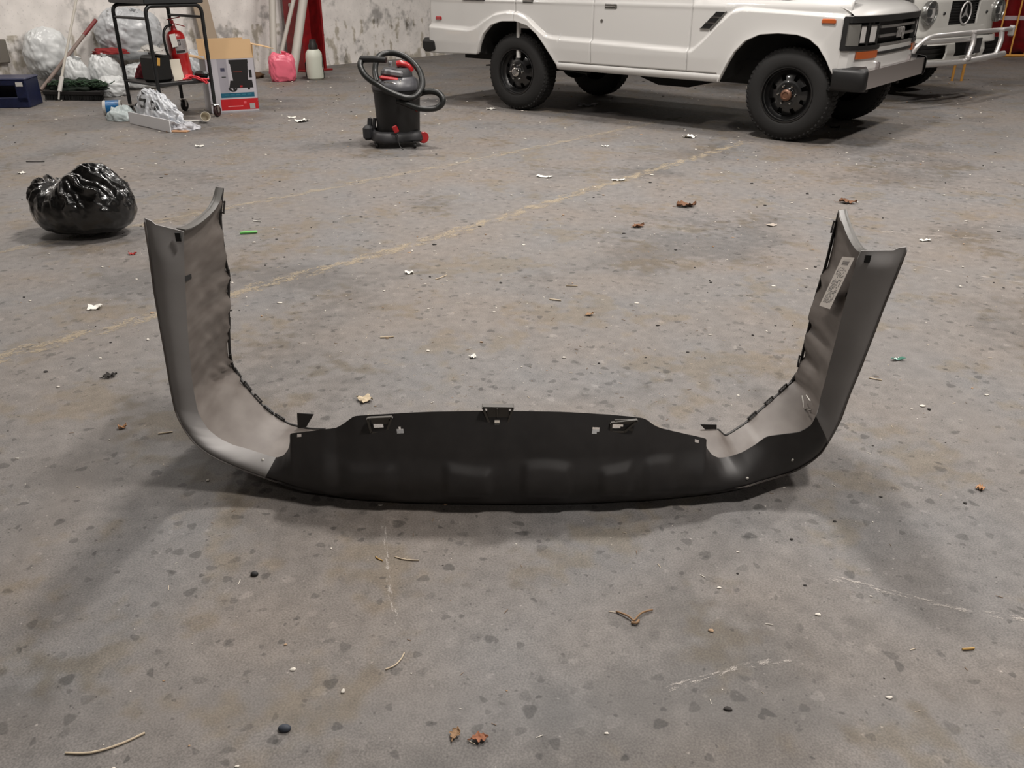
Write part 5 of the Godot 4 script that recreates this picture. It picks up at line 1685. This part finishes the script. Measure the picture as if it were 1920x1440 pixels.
	for s in [-1, 1]:
		st = mb()
		box(st, Vector3(0, .235, s * .17), Vector3(.58, .05, .02), .006)
		box(st, Vector3(0, .05, s * .17), Vector3(.58, .10, .02), .006)
		for x in [-.24, .24]: box(st, Vector3(x, .15, s * .17), Vector3(.10, .20, .02), .004)
		done("long_side", st, blue, cr)
	st = mb()
	box(st, Vector3(0, .14, -.10), Vector3(.54, .20, .02))
	done("inner_panel", st, blue, cr)
	st = mb()
	for s in [-1, 1]:
		st = mb()
		box(st, Vector3(s * .285, .13, 0), Vector3(.02, .26, .34), .006)
		done("short_side", st, blue, cr)
	st = mb()
	box(st, Vector3(0, .012, 0), Vector3(.56, .02, .33))
	done("crate_bottom", st, blue, cr)
	st = mb()
	box(st, Vector3(0, .268, 0), Vector3(.60, .022, .37), .008)
	done("crate_lid", st, mat("crate lid blue", Color(0.13, 0.15, 0.27), 0.4), cr)
	st = mb()
	box(st, Vector3(.235, .222, .183), Vector3(.065, .04, .003), .001)
	done("crate_sticker", st, mat("paper white", Color.BLACK), cr)
	# wide push broom with a red-tipped wooden handle, and a green net heaped on it
	var br := thing("push_broom", "wide black push broom, its wooden handle with red tip leaning on the bags", "broom", Vector3(-4.63, 0, -9.42), -0.08)
	st = mb()
	box(st, Vector3(0, .075, 0), Vector3(.64, .045, .07), .008)
	done("broom_head", st, mat("broom wood", Color(0.07, 0.06, 0.055), 0.7), br)
	st = mb()
	for i in 60:
		for j in 3:
			var x := -.305 + .0103 * i
			bar(st, Vector3(x, .055, -.022 + .022 * j), Vector3(x + rng.randf_range(-.008, .008), .002, -.03 + .03 * j + rng.randf_range(-.006, .006)), .008, .008)
	done("bristles", st, mat("bristle black", Color(0.035, 0.032, 0.03), 0.9), br).set_meta("kind", "stuff")
	st = mb()
	rod(st, Vector3(-.34, .10, .02), Vector3(-.10, .60, -.60), .019, 12)
	done("handle", st, mat("handle wood", Color(0.46, 0.40, 0.37), 0.6), br)
	st = mb()
	rod(st, Vector3(-.10, .60, -.60), Vector3(-.03, .745, -.78), .0205, 12)
	done("handle_tip", st, mat("handle red", Color(0.42, 0.12, 0.12), 0.5), br).set_meta("label", "red handle tip")
	var mop := thing("long_pole", "long thin white pole standing upright before the rubbish bags", "pole", Vector3(-4.735, 0, -9.36))
	st = mb()
	rod(st, Vector3(0, .11, .02), Vector3(.20, .96, -.34), .013, 10)
	rod(st, Vector3(.20, .96, -.34), Vector3(.30, 1.38, -.52), .013, 10)
	done("shaft", st, mat("pole white", Color(0.74, 0.72, 0.68), 0.5), mop)
	st = mb()
	rod(st, Vector3(-.02, .02, .03), Vector3(.01, .14, .02), .009, 8)
	rod(st, Vector3(.003, .10, .02), Vector3(.035, .24, -.03), .021, 10)
	done("ferrule", st, mat("paper white", Color.BLACK), mop)
	var net := thing("green_net", "dark green tangled garden net heaped over the push broom", "net", Vector3(-4.62, .10, -9.52), -0.08)
	var gn := mat("net green", Color(0.05, 0.11, 0.065), 0.8)
	st = mb()
	var nn := noise(2.0, 5, 3)
	blob(st, func(d): return Vector3(d.x * .33, maxf(d.y * .10, 0), d.z * .12) * (1.0 + .5 * nn.get_noise_3d(d.x * 1.5, d.y, d.z)), 60, 24)
	done("heap", st, gn, net)
	st = mb()
	for i in 26:
		var x0 := rng.randf_range(-.32, .2)
		var p := []
		for j in 5: p.append(Vector3(x0 + j * rng.randf_range(.03, .08), .03 + rng.randf() * .075, rng.randf_range(.02, .13)))
		tube(st, smooth_path(p, 4), .005, 5)
	done("net_cord", st, mat("net pale green", Color(0.16, 0.26, 0.17), 0.7), net).set_meta("kind", "stuff")
	# a grey fitting low on the wall at the picture's edge
	st = mb()
	box(st, room(-4.50, .45, .04), Vector3(.16, .24, .08), .01, Basis(Vector3.UP, ROOM_TURN))
	tag(done("wall_box", st, mat("fitting grey", Color(0.40, 0.38, 0.35), 0.6)), "grey box fixed low on the wall above the blue crate", "box")

func build_trash_bag() -> void:
	var t := thing("rubbish_sack", "glossy black rubbish sack, half full, alone on the open floor", "bag", Vector3(-2.215, 0, -4.36), -0.1)
	var m := gloss("sack black", Color(0.03, 0.03, 0.032), 0.32, 0.75)
	var st := mb()
	var n := noise(1.1, 7, 3, FastNoiseLite.TYPE_SIMPLEX)
	var knot := Vector3(-.07, .25, .07)      # where it is twisted shut, in the fold between its two bulges
	blob(st, func(d: Vector3) -> Vector3:
		var hz := maxf(Vector2(d.x, d.z).length(), 1e-4)
		var fat := pow(hz, 0.62) / hz if d.y < 0.0 else pow(hz, 0.8) / hz
		var p := Vector3(d.x * fat * .268, d.y * .158 + .152, d.z * fat * .195)
		if p.y < .05: p.y = .05 * exp((p.y - .05) / .06) * 0.98
		# two bulges with a valley towards the knot
		var up := sstep(.11, .24, p.y + .02 * sin(d.x * 7.0))
		p.y += up * (.050 * exp(-pow((p.x - .10) / .13, 2) - pow((p.z + .02) / .2, 2)) + .012 * exp(-pow((p.x + .20) / .09, 2)) - .055 * exp(-pow((p.x + .10) / .055, 2) - pow((p.z - .05) / .16, 2)))
		# pleats that run away from the knot, and crumples
		var q := p - knot
		var a := atan2(q.z * 1.2, q.x)
		var r := Vector2(q.x, q.z).length()
		var w := n.get_noise_3d(p.x * 6, p.y * 6, p.z * 6)
		var pl := (1.0 - 2.2 * absf(sin(a * 7.0 + w * 1.3))) * 0.8 + (1.0 - 2.2 * absf(sin(a * 13.0 + w * 2.2 + r * 3.0))) * 0.5
		var out := Vector3(d.x, d.y * 0.8 + 0.2, d.z).normalized()
		p += out * (up * .017 * pl * sstep(.06, .17, r) * (1.0 - sstep(.30, .44, r)) + .0045 * (0.4 - absf(n.get_noise_3d(p.x * 11, p.y * 11, p.z * 11))) * (0.3 + up) + .008 * w)
		p.y = maxf(p.y, .002)
		return p, 200, 110)
	done("skin", st, m, t)
	# the gathered neck lies folded down into the valley
	st = mb()
	tube(st, smooth_path([Vector3(-.075, .185, .02), Vector3(-.070, .222, .05), Vector3(-.060, .235, .085), Vector3(-.045, .222, .115)], 6), [.030, .026, .022, .020, .018, .017, .016, .016, .016, .016, .016, .017, .018, .019, .020, .021, .020, .016, .008], 9)
	done("twisted_neck", st, m, t)

func build_fence() -> void:
	# yellow barrier and, behind it, stacks under red tarpaulin
	var f := thing("barrier_fence", "yellow tubular steel barrier in front of the red tarpaulin", "fence", Vector3(7.78, 0, -15.0), 0.03)
	var yel := mat("barrier yellow", Color(0.80, 0.58, 0.28), 0.5)
	var st := mb()
	for i in 10:
		st = mb()
		rod(st, Vector3(.245 * i - .10, .02, 0), Vector3(.245 * i - .10, 1.25, 0), .014, 8)
		done("upright", st, yel, f)
	for y in [.02, 1.25]:
		st = mb()
		rod(st, Vector3(-.20, y, 0), Vector3(2.3, y, 0), .022, 10)
		done("rail", st, yel, f)
	st = mb()
	box(st, Vector3(1.05, .585, -.04), Vector3(2.5, .065, .02), .004)
	done("middle_rail", st, mat("rail grey", Color(0.66, 0.60, 0.62), 0.5), f).set_meta("label", "pale grey middle rail")
	var red := gloss("tarpaulin red", Color(0.42, 0.02, 0.045), 0.35, 0.4)
	var n := noise(0.9, 17, 4)
	for q in [[Vector3(8.25, 0, -15.75), Vector3(.78, 1.5, .42), 0.04, "red tarpaulin over a tall stack behind the barrier's left half"], [Vector3(10.0, 0, -15.75), Vector3(.72, 1.35, .42), 0.0, "red tarpaulin over a stack behind the barrier's right half"]]:
		st = mb()
		blob(st, func(d: Vector3) -> Vector3:
			var e := 9.0
			var L := pow(pow(absf(d.x), e) + pow(absf(d.y), e) + pow(absf(d.z), e), -1.0 / e)
			var p: Vector3 = d * L
			var k := 1.0 + .14 * n.get_noise_3d(p.x * 2.2, p.y * 0.7, p.z * 2.2) + .07 * (0.5 - absf(n.get_noise_3d(p.x * 5, p.y * 3, p.z * 5 + 9)))
			p = p * q[1] * k
			p.y = maxf((p.y + q[1].y) * 0.5, .004)
			return p, 90, 60)
		var o := done("tarpaulin_stack", st, red)
		o.position = q[0]; o.rotation.y = q[2]
		tag(o, q[3], "tarpaulin")
	var y := thing("yellow_stand", "small yellow steel stand under the boxy car's guard bars", "stand", Vector3(5.66, 0, -11.5), 0.0)
	for x in [-.06, .06]:
		st = mb()
		rod(st, Vector3(x, 0, 0), Vector3(x, .40, 0), .017, 8)
		done("leg", st, yel, y)
	st = mb()
	box(st, Vector3(0, .41, 0), Vector3(.20, .03, .05), .004)
	done("top_plate", st, yel, y)
# ---------------------------------------------------------------- litter on the floor
func scrap(called: String, label: String, cat: String, at: Vector2, size: Vector2, m: Material, turn: float, seed_: int, group := "", lift := 0.01) -> void:   # a torn, slightly curled piece
	var n := noise(1.0, seed_, 2)
	var rows := []
	for i in 7:
		var row := PackedVector3Array()
		for j in 7:
			var u := i / 6.0 * 2 - 1; var v := j / 6.0 * 2 - 1
			var k := 1.0 + 0.35 * n.get_noise_2d(u * 2, v * 2) if absi(i - 3) == 3 or absi(j - 3) == 3 else 1.0
			row.append(Vector3(u * size.x * 0.5 * k, 0.003 + lift * maxf(0, 0.3 + n.get_noise_2d(u * 1.3 + 9, v * 1.3) + 0.5 * (u * u - 0.4)), v * size.y * 0.5 * k))
		rows.append(row)
	var st := mb()
	shell(st, rows, 0.0012)
	var o := done(called, st, m)
	o.position = Vector3(at.x, 0, at.y)
	o.rotation.y = turn
	tag(o, label, cat, group)

func leaf(label: String, at: Vector2, L: float, turn: float, m: Material, seed_: int) -> void:   # a dry curled leaf: lobed blade and stalk
	var t := thing("dry_leaf", label, "leaf", Vector3(at.x, 0, at.y), turn, "dry leaves on the floor")
	var n := noise(1.2, seed_, 2)
	var rows := []
	for i in 15:
		var u := i / 14.0
		var w := (sin(PI * pow(u, 0.8)) * 0.30 + 0.02) * (1.0 + 0.35 * sin(u * 20.0)) * L
		var row := PackedVector3Array()
		for j in 7:
			var v := j / 6.0 * 2 - 1
			row.append(Vector3((u - 0.5) * L, 0.004 + 0.16 * L * absf(v) * (0.6 + n.get_noise_2d(u * 3, v)) + 0.10 * L * maxf(0, n.get_noise_2d(u * 2, 7)) + 0.02 * L * u, v * w))
		rows.append(row)
	var st := mb()
	shell(st, rows, 0.0012)
	done("blade", st, m, t)
	st = mb()
	tube(st, smooth_path([Vector3(-0.48 * L, 0.006, 0), Vector3(-0.62 * L, 0.004, 0.03 * L), Vector3(-0.74 * L, 0.006, 0.10 * L)], 4), 0.0014, 5)
	done("stalk", st, m, t)

func stick(called: String, label: String, cat: String, at: Vector2, L: float, r: float, turn: float, m: Material, bend := 0.1, group := "") -> void:
	var st := mb()
	tube(st, smooth_path([Vector3(-L / 2, r, 0), Vector3(-L / 6, r * 1.3, bend * L), Vector3(L / 5, r * 1.2, bend * L * 0.6), Vector3(L / 2, r, -bend * L * 0.5)], 4), r, 6)
	var o := done(called, st, m)
	o.position = Vector3(at.x, 0, at.y)
	o.rotation.y = turn
	tag(o, label, cat, group)

func build_litter() -> void:
	var paper := mat("scrap white", Color(0.84, 0.83, 0.80), 0.7)
	var cream := mat("scrap cream", Color(0.72, 0.66, 0.56), 0.8)
	var brown := mat("leaf brown", Color(0.42, 0.29, 0.20), 0.85)
	var straw := mat("straw", Color(0.74, 0.68, 0.59), 0.8)
	var dark := mat("litter dark", Color(0.13, 0.115, 0.105), 0.85)
	var P := "white paper scraps on the floor"
	scrap("paper_scrap", "squarish pale paper scrap beside the yellow line, left of the bumper", "paper", Vector2(-1.70, -3.26), Vector2(.05, .045), paper, 0.2, 1, P)
	scrap("paper_scrap", "long white paper scrap, left one of two midway to the cream car", "paper", Vector2(.21, -5.75), Vector2(.10, .05), paper, -0.5, 2, P)
	scrap("paper_scrap", "narrow white paper scrap, right one of two midway to the cream car", "paper", Vector2(.70, -5.65), Vector2(.085, .028), paper, 0.15, 3, P)
	scrap("paper_scrap", "white paper scrap in front of the cream car's rear wheel", "paper", Vector2(-.22, -8.87), Vector2(.08, .09), paper, 0.3, 4, P)
	scrap("plastic_scrap", "large white plastic scrap in the shade under the cream car", "plastic", Vector2(.77, -9.15), Vector2(.19, .14), mat("scrap film", Color(0.72, 0.72, 0.73), 0.4), 0.1, 5, "", 0.03)
	scrap("paper_scrap", "crumpled white paper scrap left of the cream car's front wheel", "paper", Vector2(1.47, -7.29), Vector2(.085, .09), paper, 0.7, 6, P, 0.02)
	scrap("paper_scrap", "small white oblong scrap in front of the cream car's doors", "paper", Vector2(.73, -6.87), Vector2(.055, .03), paper, 0.0, 7, P)
	scrap("paper_scrap", "torn white paper scrap midway between carton and vacuum cleaner", "paper", Vector2(-1.92, -8.05), Vector2(.09, .11), paper, -0.6, 8, P, 0.025)
	scrap("paper_scrap", "small white paper scrap nearest the carton's right corner", "paper", Vector2(-2.07, -8.27), Vector2(.07, .05), paper, 0.3, 9, P)
	scrap("paper_scrap", "white scrap on the bare floor straight behind the bumper's left half", "paper", Vector2(-.47, -3.72), Vector2(.036, .028), paper, 0.2, 10, P)
	scrap("paper_scrap", "pale paper scrap on the open floor between sack and vacuum cleaner", "paper", Vector2(-2.45, -6.81), Vector2(.06, .05), paper, 0.2, 11, P)
	scrap("paper_scrap", "small white scrap left of and behind the black sack", "paper", Vector2(-3.32, -5.81), Vector2(.04, .05), paper, 0.9, 12, P)
	scrap("paper_scrap", "small white folded scrap on the floor just behind the valance's middle", "paper", Vector2(-.14, -2.78), Vector2(.022, .018), paper, 0.6, 13, P)
	scrap("paper_scrap", "crumpled pale scrap just behind the valance's upper left corner", "paper", Vector2(-.47, -2.44), Vector2(.040, .04), cream, 0.5, 14, P, 0.015)
	scrap("paper_scrap", "white strip of paper right of the right wing's tip", "paper", Vector2(2.12, -4.27), Vector2(.055, .018), paper, 0.1, 15, P)
	scrap("paper_scrap", "pale flat scrap on the floor left of the right wing", "paper", Vector2(1.41, -4.56), Vector2(.05, .04), mat("scrap grey", Color(0.62, 0.58, 0.54), 0.8), 0.4, 16, P, 0.004)
	scrap("red_chip", "small red plastic chip right of the black sack", "chip", Vector2(-1.84, -3.99), Vector2(.036, .02), mat("chip red", Color(0.55, 0.10, 0.08), 0.4), 0.1, 17)
	scrap("wood_chip", "pale wood chip on the floor right of the bumper's right corner", "chip", Vector2(1.25, -1.93), Vector2(.02, .018), mat("wood chip", Color(0.66, 0.50, 0.36), 0.8), 0.7, 18)
	scrap("wood_chip", "pale orange wood chip left of the bumper's left corner", "chip", Vector2(-1.17, -2.25), Vector2(.022, .015), mat("wood chip", Color.BLACK), 0.4, 19)
	scrap("glass_shard", "thin green shard of glass right of the right wing", "glass", Vector2(1.37, -2.77), Vector2(.045, .012), mat("shard green", Color(0.30, 0.48, 0.42), 0.15), 0.1, 20)
	stick("green_stick", "bright green plastic stick on the floor right of the left wing's tip", "stick", Vector2(-1.38, -4.36), .085, .007, 0.3, mat("stick green", Color(0.42, 0.74, 0.38), 0.4), 0.04)
	leaf("dry brown leaf, flattest and widest, beyond the bumper's right half", Vector2(1.02, -4.97), .12, 0.2, brown, 1)
	leaf("small dry brown leaf nearest the middle of the open floor", Vector2(.68, -4.52), .075, 0.5, brown, 2)
	leaf("dry curled leaf right behind the right wing's tip", Vector2(2.0, -5.06), .10, -0.3, brown, 3)
	leaf("tiny dry leaf on the floor left of the left wing", Vector2(-1.36, -2.61), .045, 0.6, mat("litter dark", Color.BLACK), 4)
	leaf("dry leaf near the picture's bottom edge, left one of a pair", Vector2(-.10, -1.11), .026, 1.2, mat("leaf pale", Color(0.55, 0.44, 0.33), 0.85), 5)
	leaf("dry rusty leaf near the picture's bottom edge, right one of a pair", Vector2(-.055, -1.10), .03, 0.1, mat("leaf rust", Color(0.55, 0.36, 0.26), 0.85), 6)
	leaf("small tan leaf on the floor straight behind the valance's right half", Vector2(.31, -3.2), .035, 0.4, mat("leaf pale", Color.BLACK), 7)
	stick("twig", "thin dark twig on the floor behind the black sack", "twig", Vector2(-3.42, -6.19), .13, .003, 0.0, dark, 0.05)
	var tw := thing("forked_twig", "pale forked twig on the floor in front of the bumper, right of middle", "twig", Vector3(.26, 0, -1.42), 0.2)
	var st := mb()
	tube(st, smooth_path([Vector3(-.030, .003, -.025), Vector3(-.012, .006, -.004), Vector3(-.003, .004, .012)], 4), .0022, 6)
	tube(st, smooth_path([Vector3(-.003, .004, .012), Vector3(.020, .006, -.006), Vector3(.048, .004, -.014)], 4), .0022, 6)
	tube(st, smooth_path([Vector3(-.010, .004, .016), Vector3(.0, .005, .02), Vector3(.008, .004, .012)], 4), .003, 6)
	done("branch", st, mat("leaf pale", Color.BLACK), tw)
	var S := "dry straws on the floor"
	stick("straw", "pale straw, longest one behind the valance's left half", "straw", Vector2(-.32, -3.66), .075, .0022, 0.9, straw, 0.03, S)
	stick("straw", "pale straw, further of two close together right of middle", "straw", Vector2(.26, -3.55), .05, .003, -0.1, straw, 0.04, S)
	stick("straw", "pale straw, nearer of two close together right of middle", "straw", Vector2(.18, -3.37), .05, .003, -0.35, straw, 0.04, S)
	stick("straw", "pale flat straw just left of the brown dirt behind the valance", "straw", Vector2(-.47, -2.96), .05, .003, 0.15, straw, 0.04, S)
	stick("straw", "pale bent straw in front of the bumper, left of middle", "straw", Vector2(-.23, -1.29), .055, .0016, 0.9, straw, 0.12, S)
	stick("straw", "thin straw at the edge of the valance's shadow", "straw", Vector2(-.245, -1.62), .06, .0015, -0.25, straw, 0.06, S)
	stick("straw", "short yellowish straw left of the one at the shadow's edge", "straw", Vector2(-.31, -1.62), .024, .0015, -0.7, mat("straw yellow", Color(0.72, 0.58, 0.34), 0.8), 0.06, S)
	stick("straw", "pale straw left of the bumper's left corner", "straw", Vector2(-1.03, -2.22), .04, .002, 0.3, straw, 0.04, S)
	stick("straw", "thick curved straw at the picture's bottom left", "straw", Vector2(-.72, -1.085), .13, .0022, 0.3, straw, 0.10, S)
	stick("straw", "pale straw right of the bumper's right corner", "straw", Vector2(1.23, -2.61), .04, .002, -0.5, straw, 0.04, S)
	stick("straw", "yellowish straw far right, nearest the photographer", "straw", Vector2(.93, -1.33), .026, .0025, 0.1, mat("straw yellow", Color.BLACK), 0.04, S)
	stick("straw", "white straw right of the left wing's tip, above the green stick", "straw", Vector2(-1.40, -4.60), .05, .003, -0.3, paper, 0.04, S)
	st = mb()
	blob(st, func(d): return Vector3(d.x * .012, maxf(d.y * .007 + .004, 0), d.z * .008), 18, 12)
	var pb := done("pebble", st, mat("pebble blue", Color(0.20, 0.22, 0.26), 0.7))
	pb.position = Vector3(-.41, 0, -1.12)
	tag(pb, "blue-grey pebble on the floor at the bottom left", "pebble")
	st = mb()
	blob(st, func(d): return Vector3(d.x * .009, maxf(d.y * .006 + .003, 0), d.z * .007), 18, 12)
	pb = done("pebble", st, mat("pebble dark", Color(0.13, 0.125, 0.13), 0.7))
	pb.position = Vector3(-.585, 0, -1.56)
	tag(pb, "dark pebble on the floor left of and before the bumper", "pebble")
	scrap("rubber_scrap", "black flat scrap under the cream car's front bumper, left one of two", "rubber", Vector2(2.62, -7.72), Vector2(.09, .05), mat("litter dark", Color.BLACK), 0.4, 21, "", 0.02)
	scrap("rubber_scrap", "black flat scrap under the cream car's front bumper, right one of two", "rubber", Vector2(2.85, -7.80), Vector2(.08, .05), mat("litter dark", Color.BLACK), 0.1, 22, "", 0.02)
	# crumbs nobody could count
	var mm := MultiMesh.new()
	mm.transform_format = MultiMesh.TRANSFORM_3D
	mm.use_colors = true
	var s := mb()
	blob(s, func(d): return d * Vector3(1, 0.35, 0.7) * (1.0 + 0.25 * sin(d.x * 5 + d.z * 3)), 7, 5)
	s.generate_normals()
	s.index()
	mm.mesh = s.commit()
	mm.instance_count = 2600
	for i in mm.instance_count:
		var z := -0.95 - pow(rng.randf(), 0.8) * 11.0
		var x := rng.randf_range(-0.75, 0.75) * (absf(z) + 1.2)
		var r := (0.0014 + 0.0042 * pow(rng.randf(), 3)) * (1.0 + 0.12 * absf(z))
		var b := Basis(Vector3.UP, rng.randf() * TAU).scaled(Vector3(r * rng.randf_range(0.7, 1.8), r, r))
		mm.set_instance_transform(i, Transform3D(b, Vector3(x, r * 0.3, z)))
		var k := rng.randf()
		mm.set_instance_color(i, Color(0.62, 0.58, 0.52) if k < 0.55 else Color(0.36, 0.24, 0.15) if k < 0.72 else Color(0.03, 0.026, 0.024))
	var sv := mb()
	bar(sv, Vector3(-1, 0, 0), Vector3(1, 0.15, 0.2), 0.16, 0.12)
	sv.generate_normals()
	var sl := MultiMesh.new()
	sl.transform_format = MultiMesh.TRANSFORM_3D
	sl.use_colors = true
	sl.mesh = sv.commit()
	sl.instance_count = 700
	for i in sl.instance_count:
		var c := Vector2(rng.randfn(0.15, 0.75), rng.randfn(-3.3, 0.75)) if i % 3 > 0 else Vector2(rng.randf_range(-1.6, 2.6), rng.randf_range(-6.5, -1.0))
		var L := rng.randf_range(0.002, 0.008)
		sl.set_instance_transform(i, Transform3D(Basis(Vector3.UP, rng.randf() * TAU).scaled(Vector3(L, L, L)), Vector3(c.x, L * 0.12, minf(c.y, -0.95))))
		var k := rng.randf()
		sl.set_instance_color(i, Color(0.55, 0.47, 0.37) if k < 0.45 else Color(0.20, 0.13, 0.08) if k < 0.85 else Color(0.72, 0.68, 0.6))
	var si := MultiMeshInstance3D.new()
	si.name = numbered("straw_chaff")
	si.multimesh = sl
	var sm := mat("chaff", Color.WHITE, 0.85)
	sm.vertex_color_use_as_albedo = true
	si.material_override = sm
	add_child(si)
	tag(si, "brown and pale chaff strewn over the floor behind the bumper", "chaff", "", "stuff")
	var mi := MultiMeshInstance3D.new()
	mi.name = numbered("floor_crumbs")
	mi.multimesh = mm
	var cm := mat("crumbs", Color.WHITE, 0.85)
	cm.vertex_color_use_as_albedo = true
	mi.material_override = cm
	add_child(mi)
	tag(mi, "pale and dark crumbs scattered over the whole concrete floor", "crumbs", "", "stuff")
# ---------------------------------------------------------------- the scene
func _ready() -> void:
	rng.seed = 4
	var cam := Camera3D.new()
	cam.name = "camera"
	cam.fov = 48.455
	cam.position = Vector3(0, 1.24, 0)
	cam.rotation_degrees = Vector3(-25.8, 0, 0.2)
	cam.near = 0.05
	cam.far = 100
	add_child(cam)
	var we := WorldEnvironment.new()
	we.name = "world"
	var env := Environment.new()
	env.background_mode = Environment.BG_COLOR
	env.background_color = Color(0.02, 0.02, 0.02)
	env.tonemap_mode = Environment.TONE_MAPPER_LINEAR
	env.tonemap_exposure = EXPOSURE
	env.sdfgi_enabled = true
	env.ssao_enabled = true
	env.ssil_enabled = true
	we.environment = env
	add_child(we)
	for p in LAMPS: lamp(Vector3(p.x, 5.2, p.y), LAMP_ENERGY * p.z)
	build_room()
	build_floor()
	build_bumper()
	build_suv()
	build_boxy_car()
	build_vacuum()
	build_cart()
	build_wall_things()
	build_trash_bag()
	build_fence()
	build_litter()
